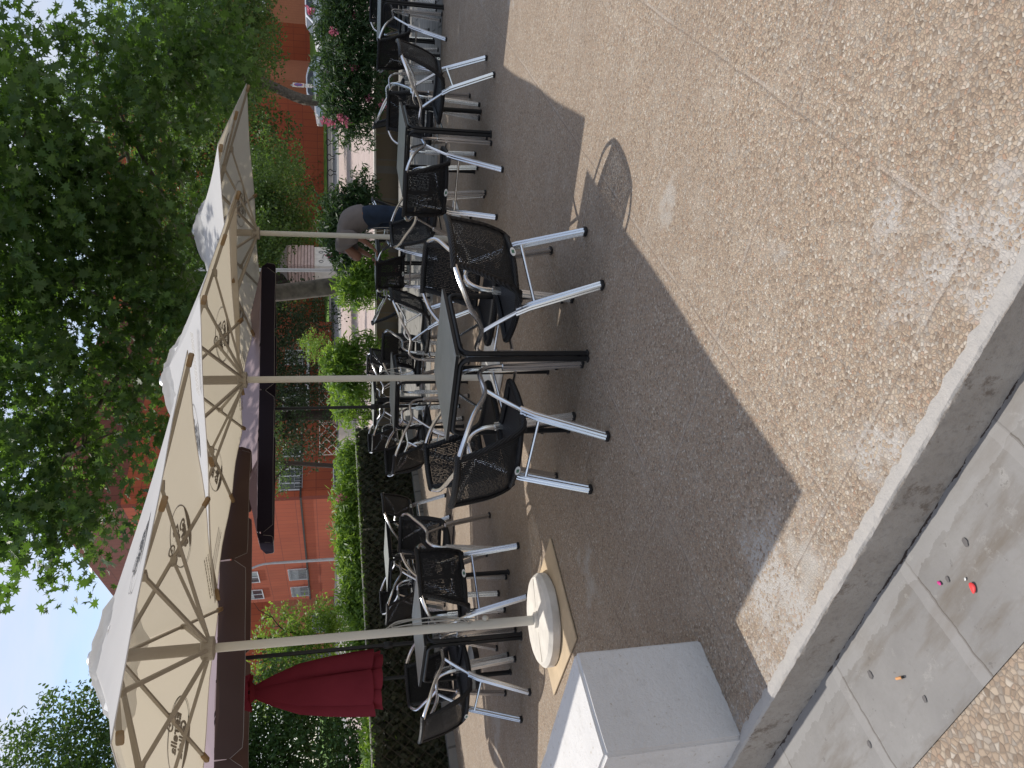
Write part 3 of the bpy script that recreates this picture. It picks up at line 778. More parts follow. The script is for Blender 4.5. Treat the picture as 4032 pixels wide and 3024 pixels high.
    MB().lathe([(.012, 0), (.02, .006), (.02, .022), (.012, .03)], 8, Matrix.Translation((pole_r * .8 + .01, -.02, .44)) @ Matrix.Rotation(R(90), 4, 'Y')).build('knob', M['cream_metal'], e)
    return e

U1 = beige_parasol(-1.535, 4.83, .925, 2.203, -.001, .031, 'beige square parasol with printed emblems nearest the camera, on a round white foot', .026, 0, (.048, -.15))
U2 = beige_parasol(.064, 6.569, 1.071, 2.194, -.034, .027, 'beige square parasol in the middle of the row, its pole behind the foreground table', .027, 0)
U3 = beige_parasol(1.60, 8.35, 1.014, 2.227, -.003, -.013, 'farthest of the three beige parasols, right, in front of the trees', .027, 0)

def round_base(x, y, par):
    e = tag(bpy.data.objects.new('umbrella_stand', None), 'round white concrete foot holding the nearest parasol pole', 'parasol base'); C.objects.link(e); e.location = (x, y, .018)
    rn = random.Random(2)
    prof = [(.288, 0), (.295, .008), (.295, .052), (.272, .074), (.15, .0755), (.04, .077)]
    MB().lathe(prof, 48, None, lambda a, i: 1 + .006 * math.sin(a * 7 + i) + .004 * math.sin(a * 17 + i * 2)).build('concrete_disc', M['concrete_white'], e)
    MB().lathe([(.05, .07), (.05, .10), (.036, .102)], 20).build('collar', M['concrete_white'], e)
    g = MB()
    for a in (R(20), R(205)): g.box(.05, .26, -.003, .003, .068, .0765, Matrix.Rotation(a, 4, 'Z'))
    g.build('mould_seam', M['taupe_metal'], e, False)
    return e
round_base(-1.535, 4.83, U1)
def board(x, y, rz, s, mat, label, name='plywood_board', th=.014):
    mb = MB(); mb.box(-s, s, -s, s, .003, th, None, .003); o = mb.build(name, mat, None, False); o.location = (x, y, 0); o.rotation_euler = (0, 0, rz)
    return tag(o, label, 'board')
board(-1.50, 4.76, R(47), .355, M['plywood'], 'square plywood board under the round white parasol foot')
for (x, y, lab) in ((.06, 6.58, 'pale square base plate of the middle parasol'), (1.61, 8.36, 'pale square base plate of the farthest beige parasol')):
    e = empty('umbrella_stand', (x, y, 0), R(48), label=lab, cat='parasol base')
    MB().box(-.32, .32, -.32, .32, .003, .035, None, .008).build('plate', M['white_board'], e, False)
    MB().lathe([(.07, .035), (.07, .05), (.045, .09)], 16).build('collar', M['white_board'], e)
# cord wound round the nearest pole
def cord():
    rnd = random.Random(9); pts = []
    for k in range(150):
        t = k / 150; a = t * 2 * math.pi * 3.5
        z = .78 + .26 * math.cos(a) + .03 * math.sin(a * 2.3); off = .035 + .012 * math.sin(a * 1.7) + .05 * abs(math.sin(a)) * (0.5 + .5 * math.sin(t * 9))
        pts.append((-1.535 + off * .9, 4.83 - .03 + .02 * math.sin(a * 1.3), z))
    MBo = MB(); MBo.tube(pts, .0032, 5); o = MBo.build('cord', M['rope']); tag(o, 'thin grey cord looped down the pole of the nearest parasol', 'cord')
cord()
MB_ = MB(); MB_.tube(smooth_path([(.095, 6.545, .98), (.13, 6.53, .93), (.15, 6.53, .80), (.13, 6.54, .70), (.10, 6.545, .78), (.12, 6.54, .9)], 6), .003, 5)
tag(MB_.build('cord', M['rope']), 'thin grey cord hanging from the middle parasol pole', 'cord')
MB_ = MB(); MB_.tube(smooth_path([(1.635, 8.32, 1.0), (1.68, 8.3, .9), (1.69, 8.3, .7), (1.65, 8.31, .5), (1.67, 8.3, .65), (1.64, 8.32, .95)], 6), .003, 5)
tag(MB_.build('cord', M['rope']), 'thin grey cord hanging from the farthest beige parasol pole', 'cord')

def valance_parasol(name, x, y, pts, tilt, ze, za, drop, cloth, canvas, label, slits):
    e = empty(name, (x, y, 0), 0, label=label, cat='parasol')
    P = [(a - x, b - y) for a, b in pts]; n = len(P); zt = lambda p: ze + tilt * (p[0] * -.3 + p[1] * .95)
    mb = MB(); fabric_faces(mb, P, lambda p: zt(p), .08, za, .05, 10, 6); mb.build('canopy', canvas, e)
    MB().tube([(0, 0, .02), (0, 0, za)], .019, 14).build('pole', M['black_metal'], e)
    MB().lathe([(.03, .83), (.034, .84), (.034, .90), (.03, .91)], 14).build('clamp', M['black_metal'], e)
    for k in range(n):
        a, b = Vector((*P[k], zt(P[k]))), Vector((*P[(k + 1) % n], zt(P[(k + 1) % n])))
        L = (b - a).length; nseg = slits; d = (b - a).normalized(); out = Vector((d.y, -d.x, 0)); rn = random.Random(k)
        if out.dot(Vector((P[k][0], P[k][1], 0))) < 0: out = -out
        for sgi in range(nseg):
            s0, s1 = L * sgi / nseg + .006, L * (sgi + 1) / nseg - .006; K = 22; vs, fs, pipe = [], [], []
            ph = rn.uniform(0, 6)
            for i in range(K + 1):
                s_ = s0 + (s1 - s0) * i / K; edge = min(s_ - s0, s1 - s_); rc = .09
                hh = drop - (rc - math.sqrt(max(0, rc * rc - (rc - min(edge, rc)) ** 2)))
                for j in range(4):
                    f = j / 3; p = a + d * s_ + out * ((.015 + .035 * math.sin(s_ * 4.3 + ph) + .012 * math.sin(s_ * 13 + ph)) * f) + Vector((0, 0, -hh * f)); vs.append(p)
                pipe.append(vs[-1])
            for i in range(K):
                for j in range(3): q = i * 4 + j; fs.append((q, q + 4, q + 5, q + 1))
            m2 = MB(); m2.add(vs, fs); vo = m2.build('valance', cloth, e)
            m3 = MB(); m3.tube(pipe, .002, 5); m3.build('piping', M['piping'], vo)
    for k in range(n):
        tip = Vector((P[k][0] * .97, P[k][1] * .97, zt(P[k]) - .012)); root = Vector((0, 0, za - .04))
        rb = MB(); rb.tube([root, tip], .009, 6); o = rb.build('rib', M['black_metal'], e)
        mid = root.lerp(tip, .5); sb = MB(); sb.tube([(0, 0, ze - .08), mid], .008, 6); sb.build('strut', M['black_metal'], o)
    return e
valance_parasol('brown_fringed_parasol', -2.50, 7.50, [(-.59, 8.01), (-1.39, 6.56), (-2.77, 6.08), (-4.15, 6.25), (-4.3, 8.0), (-2.9, 8.75), (-1.35, 8.75)], .08, 2.36, 2.78, .205, M['brown_cloth'], M['canvas2'], 'parasol with brown hanging valance, behind the nearest beige parasol on the left', 1)
valance_parasol('dark_fringed_parasol', -.25, 9.35, [(-1.42, 7.92), (1.38, 9.16), (.75, 10.75), (-1.85, 9.25)], .06, 2.16, 2.55, .15, M['dark_cloth'], M['canvas2'], 'faded mauve parasol with dark valance on a thin black pole behind the row', 2)

def red_parasol(x, y):
    e = empty('red_parasol', (x, y, 0), 0, label='closed crimson parasol standing in front of the ivy screen', cat='parasol')
    prof = [(.015, 2.40), (.07, 2.34), (.12, 2.24), (.155, 2.15)]
    n = 96
    def cone(prof, fold, k0, ph, name):
        vs, fs = [], []
        for i, (r, z) in enumerate(prof):
            t = i / (len(prof) - 1)
            for j in range(n):
                a = 2 * math.pi * j / n
                w_ = 1 + fold * (.25 + .75 * t) * (math.cos(a * k0 + ph) + .45 * math.cos(a * (k0 + 3) + 2 * ph + t)) * .5
                tw = a + .25 * math.sin(a * k0 + ph) * t
                zz = z - ((.016 * math.cos(a * k0 + ph) + .012 * math.sin(a * 2 + ph)) * t if i == len(prof) - 1 else 0)
                vs.append(Vector((r * w_ * math.cos(tw), r * w_ * math.sin(tw), zz)))
        for i in range(len(prof) - 1):
            for j in range(n): fs.append((i * n + j, i * n + (j + 1) % n, (i + 1) * n + (j + 1) % n, (i + 1) * n + j))
        m = MB(); m.add(vs, fs); return m.build(name, M['red_cloth'], e)
    cone(prof, .3, 6, .5, 'top_flap')
    cone([(.10, 2.14), (.06, 2.10), (.085, 2.05), (.14, 1.92), (.215, 1.70), (.25, 1.45), (.272, 1.2), (.28, 1.03)], .24, 5, 1.1, 'closed_canopy')
    cone([(.16, 1.30), (.21, 1.12), (.23, .95)], .34, 7, 2.1, 'inner_folds')
    MB().tube([(.0, 0, .03), (.0, 0, 2.42)], .018, 12).build('pole', M['black_metal'], e)
    MB().lathe([(.24, 0), (.24, .05), (.10, .07), (.03, .18), (.02, .18)], 24).build('foot', M['black_metal'], e)
red_parasol(-2.84, 7.55)
# thin black stand with clear knob in front of the red parasol is the brown parasol's pole

# ---------------------------------------------------------------- foliage
def leaf_cloud(name, mat, centers, normals, size, shape, parent, seed, droop=.4, aspect=1.0):
    """many separate leaves; shape = outline in unit coords (tip along +y)"""
    rng = np.random.default_rng(seed); N = len(centers); k = len(shape)
    sh = np.array(shape); C0 = np.asarray(centers)
    nrm = rng.normal(size=(N, 3)) * .75 + np.array([0, 0, .75]) + np.asarray(normals) * .35
    nrm /= np.linalg.norm(nrm, axis=1)[:, None]
    t = rng.normal(size=(N, 3)) + np.array([0, 0, -droop]); t -= nrm * (t * nrm).sum(1)[:, None]; t /= np.linalg.norm(t, axis=1)[:, None]
    b = np.cross(nrm, t); sz = size * rng.uniform(.65, 1.25, N)
    V = C0[:, None, :] + (b[:, None, :] * sh[None, :, 0:1] * aspect + t[:, None, :] * sh[None, :, 1:2]) * sz[:, None, None]
    fold = np.abs(sh[:, 0]) * .25; V = V + nrm[:, None, :] * (fold[None, :, None] * sz[:, None, None])
    V = V.reshape(-1, 3)
    me = bpy.data.meshes.new(name); me.vertices.add(N * k); me.vertices.foreach_set('co', V.ravel().astype(np.float32))
    me.loops.add(N * k); me.loops.foreach_set('vertex_index', np.arange(N * k, dtype=np.int32))
    me.polygons.add(N); me.polygons.foreach_set('loop_start', np.arange(0, N * k, k, dtype=np.int32)); me.polygons.foreach_set('loop_total', np.full(N, k, dtype=np.int32))
    me.update(calc_edges=True); me.materials.append(mat); o = bpy.data.objects.new(name, me); C.objects.link(o)
    if parent is not None: o.parent = parent
    return o
PLANE = [(0, -.42), (.12, -.22), (.36, -.42), (.27, -.12), (.60, .02), (.22, .07), (.26, .34), (.08, .22), (0, .60), (-.08, .22), (-.26, .34), (-.22, .07), (-.60, .02), (-.27, -.12), (-.36, -.42), (-.12, -.22)]
OVAL = [(0, -.5), (.22, -.15), (.2, .2), (0, .5), (-.2, .2), (-.22, -.15)]
LANCE = [(0, -.5), (.075, -.1), (.06, .25), (0, .5), (-.06, .25), (-.075, -.1)]
QUAD = [(0, -.5), (.34, 0), (0, .5), (-.34, 0)]

def clumps(rng, boxes, n, clump_r, per):
    """clump centres inside ellipsoids; leaves gathered in each clump"""
    C_, N_ = [], []
    vol = np.array([b[3] * b[4] * b[5] for b in boxes]); vol = vol / vol.sum(); cnt = rng.multinomial(n, vol)
    for b, c in zip(boxes, cnt):
        v = rng.normal(size=(c, 3)); v /= np.linalg.norm(v, axis=1)[:, None]; r = rng.uniform(0, 1, c) ** .5
        cc = np.array(b[:3]) + v * r[:, None] * np.array(b[3:6])
        cr_ = clump_r * rng.uniform(.5, 1.4, c)
        L = np.clip(rng.normal(size=(c, per, 3)), -1.5, 1.5) * (cr_[:, None, None] * np.array([.55, .55, .30]))
        P = cc[:, None, :] + L; C_.append(P.reshape(-1, 3)); N_.append((L / (np.linalg.norm(L, axis=2)[:, :, None] + 1e-6)).reshape(-1, 3))
    return np.concatenate(C_), np.concatenate(N_)

def tree(name, base, trunk_pts, radii, limbs, boxes, nclump, clump_r, per, size, shape, leafm, barkm, label, cat, seed, group=None, aspect=1):
    e = empty(name, base, 0, label=label, cat=cat, group=group); rng = np.random.default_rng(seed)
    m = MB(); bz = Vector(base)
    tp = smooth_path([Vector(p) - bz for p in trunk_pts], 4); rr_ = [radii[0] + (radii[1] - radii[0]) * i / (len(tp) - 1) for i in range(len(tp))]
    m.tube(tp, rr_, 12); m.build('trunk', barkm, e)
    for a, b, r_ in limbs:
        l = MB(); a, b = Vector(a) - bz, Vector(b) - bz; mid = a.lerp(b, .5) + Vector((rng.uniform(-.3, .3), rng.uniform(-.3, .3), rng.uniform(-.1, .35)))
        pts = smooth_path([a, a.lerp(mid, .5) + Vector((0, 0, .1)), mid, b], 4); l.tube(pts, [r_ * (1 - .8 * i / (len(pts) - 1)) for i in range(len(pts))], 8); l.build('branch', barkm, e)
        for q in range(3):
            tws = MB(); s = mid.lerp(b, rng.uniform(.1, .9)); t_ = s + Vector(rng.normal(size=3) * .55) * (1 if r_ > .05 else .5)
            tws.tube([s, s.lerp(t_, .5) + Vector((0, 0, .08)), t_], [r_ * .35, r_ * .25, r_ * .1], 6); tws.build('branch', barkm, e)
    P, Nn = clumps(rng, boxes, nclump, clump_r, per)
    leaf_cloud('crown', leafm, P - np.array(base), Nn, size, shape, e, seed + 1, aspect=aspect)
    return e

# big plane tree whose branches hang over the parasols
tree('plane_tree', (2.0, 14.9, 0), [(2.0, 14.9, -.05), (1.9, 14.9, 1.2), (1.72, 14.8, 2.6), (1.7, 14.3, 4.2), (1.9, 13.8, 6.0)], (.19, .12),
     [((1.72, 14.7, 2.8), (4.6, 12.4, 4.6), .09), ((1.7, 14.4, 3.6), (-1.4, 12.4, 5.4), .085), ((1.8, 14.1, 4.6), (3.2, 10.2, 6.0), .08), ((1.8, 14, 5), (.6, 11, 6.6), .075), ((1.7, 14.4, 3.4), (1.2, 11.6, 4.2), .06), ((1.8, 14.3, 4.2), (5.6, 13.5, 5.0), .08)],
     [(1.2, 12.6, 5.7, 2.9, 3.0, 2.3), (3.3, 12.0, 5.0, 1.9, 2.8, 1.7), (-1.25, 11.3, 5.1, 1.5, 1.7, 1.75), (-1.7, 11.0, 5.3, .8, 1.2, .9), (1.8, 10.0, 6.0, 2.7, 1.4, 1.8), (1.2, 12.2, 3.8, 2.2, 1.6, .9), (4.9, 12.4, 3.5, 1.7, 2.2, 1.1)],
     1850, .30, 17, .148, PLANE, M['leaf_plane'], M['bark'], 'large plane tree with lobed leaves spreading over the beige parasols, trunk behind the chairs', 'tree', 11)
# trees behind it
tree('street_tree', (16.9, 46, zs(46)), [(16.9, 46, zs(46)), (16.6, 46, 2.6), (17.6, 46, 5.2), (18.5, 46, 8)], (.34, .22), [((17.4, 46, 4.6), (14, 45, 8.5), .16), ((17.8, 46, 5.6), (22, 45, 8.5), .16)],
     [(15.5, 46, 8.6, 4.6, 3, 4.4), (10.5, 46, 7.4, 4.4, 3, 5.6), (19.6, 46, 6.4, 3.2, 3, 3.0), (6.2, 45, 8.6, 3.4, 2.5, 6.2), (13.2, 44, 4.6, 2.6, 1.6, 1.9)], 3600, .62, 15, .19, QUAD, M['leaf_far'], M['bark'], 'leafy street tree with a leaning brown trunk, left of the blue sign', 'tree', 21)
tree('street_tree', (3.6, 27, zs(27)), [(3.6, 27, zs(27)), (3.7, 27, 2.4), (3.6, 27, 5)], (.18, .12), [((3.7, 27, 2.4), (1.5, 26.5, 6), .09)],
     [(4.9, 28.4, 4.6, 2.6, 1.5, 3.0), (2.4, 27, 5.4, 2.2, 1.5, 2.0), (4.8, 26, 3.4, 1.0, 1.0, 1.1), (6.5, 28, 3.3, 1.8, 1.2, 1.5), (8.3, 30, 3.4, 1.3, 1.2, 1.3), (5.2, 28, 2.6, 1.2, 1.0, 1.0)], 3000, .36, 15, .11, QUAD, M['leaf_far'], M['bark_dark'], 'street tree with pale fluttering leaves behind the third beige parasol', 'tree', 31)
tree('street_tree', (18.2, 33, zs(33)), [(18.2, 33, zs(33)), (17.6, 33, 3.4), (16.3, 33, 6)], (.25, .15), [((15.4, 33, 3.6), (18.0, 32, 8), .1)],
     [(14.0, 33, 7.2, 3.4, 3.2, 3.6), (15.5, 32, 5.2, 3.2, 2.0, 2.0), (11.8, 33, 8.0, 2.6, 3, 4.0), (12.4, 33, 4.9, 2.4, 1.8, 1.7), (14.6, 32, 4.1, 3.4, 1.4, 1.2)], 3500, .42, 15, .125, QUAD, M['leaf_far'], M['bark'], 'tall light green tree at the far right reaching to the sky', 'tree', 41)
tree('dark_conifer', (-.9, 25, zs(25)), [(-.9, 25, zs(25)), (-.9, 25, 4)], (.2, .1), [((-.9, 25, 2), (.4, 24.5, 5), .06)],
     [(-1.0, 25, 3.3, 1.9, 1.8, 2.4), (.9, 25.6, 3.5, 1.8, 1.8, 2.6), (2.4, 26, 3.5, 1.2, 1.5, 2.6)], 2200, .32, 16, .09, QUAD, M['leaf_dark'], M['bark_dark'], 'dense dark evergreen behind the mauve parasol and hedge', 'tree', 51)
tree('acacia_tree', (-2.2, 21, zs(21)), [(-2.2, 21, zs(21)), (-2.0, 21, 2.4), (-1.8, 21, 5)], (.07, .04), [((-2, 21, 2.4), (-3.0, 20.6, 2.9), .035), ((-1.9, 21, 3), (-.8, 20.8, 4.5), .035)],
     [(-2.2, 20.8, 2.9, .85, .9, .55), (-1.4, 21, 3.6, 1.3, 1.2, 1.2)], 380, .24, 16, .07, OVAL, M['leaf_ash'], M['bark_dark'], 'feathery acacia drooping in front of the shaded brick facade', 'tree', 61)
tree('ash_tree', (-6.8, 13.6, 0), [(-6.8, 13.6, 0), (-6.7, 13.6, 2.2), (-6.9, 13.6, 4.6)], (.14, .07), [((-6.7, 13.6, 2.2), (-5.4, 12.8, 4.6), .05), ((-6.8, 13.6, 3), (-8, 13, 5.5), .05)],
     [(-6.6, 13.2, 4.9, 2.0, 1.8, 2.2), (-5.9, 13.4, 2.1, 1.5, 1.2, 1.0), (-7.4, 12.6, 3.2, 1.6, 1.6, 2.2), (-6.0, 12.6, 1.1, 1.7, .8, .7), (-6.6, 13.6, 2.8, 1.7, 1.0, 1.2)], 6000, .24, 18, .078, OVAL, M['leaf_ash'], M['bark_dark'], 'tall ash tree with small leaflets at the left behind the red parasol', 'tree', 71)
tree('young_elm', (-5.0, 15.6, 0), [(-5.0, 15.6, 0), (-4.9, 15.5, 1.6), (-4.8, 15.4, 2.8)], (.06, .03), [((-4.9, 15.5, 1.4), (-4.2, 15.2, 2.6), .025), ((-4.9, 15.5, 1.6), (-5.7, 15.3, 2.9), .025)],
     [(-4.85, 15.4, 2.0, .8, .7, .95), (-5.7, 15.3, 2.3, .8, .7, .8), (-4.6, 15.4, 1.4, .5, .5, .4)], 620, .18, 18, .07, OVAL, M['leaf_oleander'], M['bark_dark'], 'young bright green tree between the nearest pole and the brick building', 'tree', 81)
tree('round_shrub', (1.0, 19.5, zs(19.5)), [(1.0, 19.5, zs(19.5)), (1.0, 19.5, 1.6)], (.03, .02), [], [(1.0, 19.5, 1.75, .42, .4, .38)], 110, .13, 14, .05, OVAL, M['leaf_oleander'], M['bark_dark'], 'small round bright shrub just right of the middle parasol pole', 'shrub', 83)

def oleander(base, boxes, n, label, seed, flowers=0, size=.13, group='oleander bushes along the back of the terrace', stems=9, lm='leaf_oleander'):
    e = empty('oleander', base, 0, label=label, cat='bush', group=group); rng = np.random.default_rng(seed); b = np.array(base)
    P, Nn = clumps(rng, boxes, n, .17, 13)
    leaf_cloud('foliage', M[lm], P - b, Nn, size, LANCE, e, seed + 1, droop=-1.1, aspect=1.35)
    m = MB(); lo_x = min(q[0] - q[3] for q in boxes); hi_x = max(q[0] + q[3] for q in boxes); yy = np.mean([q[1] for q in boxes]); zt = np.mean([q[2] for q in boxes])
    for k in range(stems):
        x = rng.uniform(lo_x * .8 + hi_x * .2, hi_x * .8 + lo_x * .2); m.tube([Vector((x * .7 + .3 * (lo_x + hi_x) / 2, yy + rng.uniform(-.1, .1), base[2] - .02)) - Vector(base), Vector((x, yy + rng.uniform(-.3, .3), zt)) - Vector(base)], [.012, .006], 5)
    m.build('stems', M['bark_dark'], e)
    if flowers:
        for k in range(flowers):
            q = boxes[rng.integers(len(boxes))]; v = rng.normal(size=3); v[1] = -abs(v[1]); v /= np.linalg.norm(v)
            c = np.array(q[:3]) + v * np.array(q[3:6]) * 1.0 - b; F = []
            nn = rng.integers(7, 12); F = c + rng.normal(size=(nn * 5, 3)) * .035
            leaf_cloud('flower_cluster', M['petal'], F, np.zeros_like(F), .05, OVAL, e, seed + 50 + k, aspect=1.5)
    return e
oleander((6.2, 14.0, 0), [(5.6, 14.0, 1.1, 1.1, .7, .55), (6.6, 13.8, 1.1, 1.0, .7, .55), (4.75, 14.1, .95, .55, .5, .5), (5.9, 14.0, .6, 1.3, .5, .4)], 1150, 'oleander with pink flower clusters behind the far right table', 101, 15, lm='leaf_oleander_shade')
oleander((3.05, 14.2, 0), [(2.95, 14.2, 1.15, .62, .5, .48), (2.4, 14.2, .95, .45, .45, .42), (3.4, 14.2, .8, .5, .4, .4)], 620, 'oleander with a few pink blooms right behind the bending person', 111, 4, lm='leaf_oleander_shade')
oleander((1.55, 14.3, 0), [(1.72, 13.9, .9, .38, .4, .42), (2.0, 13.9, .6, .45, .4, .4)], 260, 'small oleander between the bending person and the plane tree trunk', 121, 1)
oleander((.35, 15.2, 0), [(.45, 15.2, 1.15, .42, .4, .45), (0.0, 15.2, 1.05, .4, .4, .5), (.75, 15.2, .8, .3, .3, .5)], 330, 'sunlit pale green oleander left of the plane tree trunk', 131, 0, .15)
oleander((-.55, 15.6, 0), [(-.45, 15.6, .95, .4, .4, .45)], 80, 'small bright oleander behind the middle parasol pole', 133, 0, .15)
# clipped oleander hedge behind the ivy screen
def fence_pt(t, off=0):  # t metres from the right end of the screen
    a = Vector((-.72, 13.78)); d = Vector((-2.67, -3.43)).normalized(); n = Vector((d.y, -d.x))
    if n.y < 0: n = -n
    return a + d * t + n * off
for i, (t0, t1, zt, lab) in enumerate(((.1, 1.1, 1.30, 'bright hedge bush at the right end of the ivy screen'), (1.1, 2.3, 1.38, 'bright hedge bush below the street lamp, with a pink bloom'), (2.3, 3.5, 1.34, 'bright hedge bush behind the sunlit table'), (3.5, 4.7, 1.22, 'bright hedge bush beside the nearest parasol pole'), (4.7, 6.2, 1.10, 'shaded hedge bush behind the red parasol'))):
    bx = []
    k = 4
    for j in range(k):
        p = fence_pt(t0 + (t1 - t0) * (j + .5) / k, .45); bx.append((p.x, p.y, zt - .30, .30, .30, .30))
    p = fence_pt((t0 + t1) / 2, .45)
    oleander((p.x, p.y, 0), bx, 420, lab, 140 + i * 3, 1 if i in (1,) else 0, .12, 'hedge of oleander bushes behind the ivy screen')

# ivy screen
def ivy_screen():
    L = 9.5; e = empty('ivy_screen', (*fence_pt(0), 0), 0, label='dark ivy covered wire screen with a pale top rail on the left', cat='fence')
    o3 = Vector((*fence_pt(0), 0)); rng = np.random.default_rng(5)
    def P(t, z, off=0): p = fence_pt(t, off); return Vector((p.x, p.y, z)) - o3
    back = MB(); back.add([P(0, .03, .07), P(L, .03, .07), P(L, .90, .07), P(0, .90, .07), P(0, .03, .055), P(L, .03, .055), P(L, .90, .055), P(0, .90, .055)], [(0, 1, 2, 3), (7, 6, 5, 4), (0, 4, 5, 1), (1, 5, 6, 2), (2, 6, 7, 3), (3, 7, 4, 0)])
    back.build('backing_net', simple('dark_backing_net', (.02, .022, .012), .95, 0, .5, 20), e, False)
    N = 9000; t = rng.uniform(0, L, N); z = rng.uniform(.03, .95, N); off = rng.uniform(-.035, .045, N)
    a = np.array(fence_pt(0)); d = np.array((-2.67, -3.43)); d /= np.linalg.norm(d); n = np.array((d[1], -d[0])); n = n if n[1] > 0 else -n
    XY = d[None] * t[:, None] + n[None] * off[:, None]; Cn = np.c_[XY, z]
    leaf_cloud('ivy_leaves', M['leaf_ivy'], Cn, np.tile(np.array([-n[0], -n[1], 0]) * 5, (N, 1)), .075, PLANE, e, 6)
    N2 = 1400; t = rng.uniform(0, L, N2); z = rng.normal(.955, .018, N2)
    XY = d[None] * t[:, None] + n[None] * rng.normal(0, .03, N2)[:, None]
    leaf_cloud('plastic_garland', M['leaf_oleander'], np.c_[XY, z], np.zeros((N2, 3)), .045, OVAL, e, 7)
    rail = MB(); rail.tube([P(0, .965), P(L, .965)], .011, 8); rail.build('top_rail', M['cream_metal'], e)
    for k in range(5):
        pm = MB(); pm.tube([P(.05 + k * 2.3, 0, .04), P(.05 + k * 2.3, .97, .04)], .02, 8); pm.build('post', M['cream_metal'], e)
    wm = MB(); k = 0; 
    for i in range(int(L / .16) + 7):
        for sgn in (1, -1):
            t0 = i * .16 - (0 if sgn > 0 else 0); t1 = t0 + sgn * .93
            z0, z1 = .03, .95
            if t1 < 0: z1 = z0 + (z1 - z0) * (t0 / (t0 - t1)); t1 = 0
            if t1 > L: z1 = z0 + (z1 - z0) * ((L - t0) / (t1 - t0)); t1 = L
            if t0 > L: continue
            wm.tube([P(t0, z0, -.045), P(t1, z1, -.045)], .003, 4, caps=False)
    wm.build('lattice_wire', simple('brown_lattice_wire', (.07, .055, .035), .8), e)
    kb = MB(); kb.add([P(-.1, .0, -.16), P(L, .0, -.16), P(L, .0, .18), P(-.1, .0, .18), P(-.1, .09, -.15), P(L, .09, -.15), P(L, .09, .17), P(-.1, .09, .17)], [(3, 2, 1, 0), (4, 5, 6, 7), (0, 1, 5, 4), (1, 2, 6, 5), (2, 3, 7, 6), (3, 0, 4, 7)])
    kb.build('stone_footing', M['slabs'], e, False)
ivy_screen()

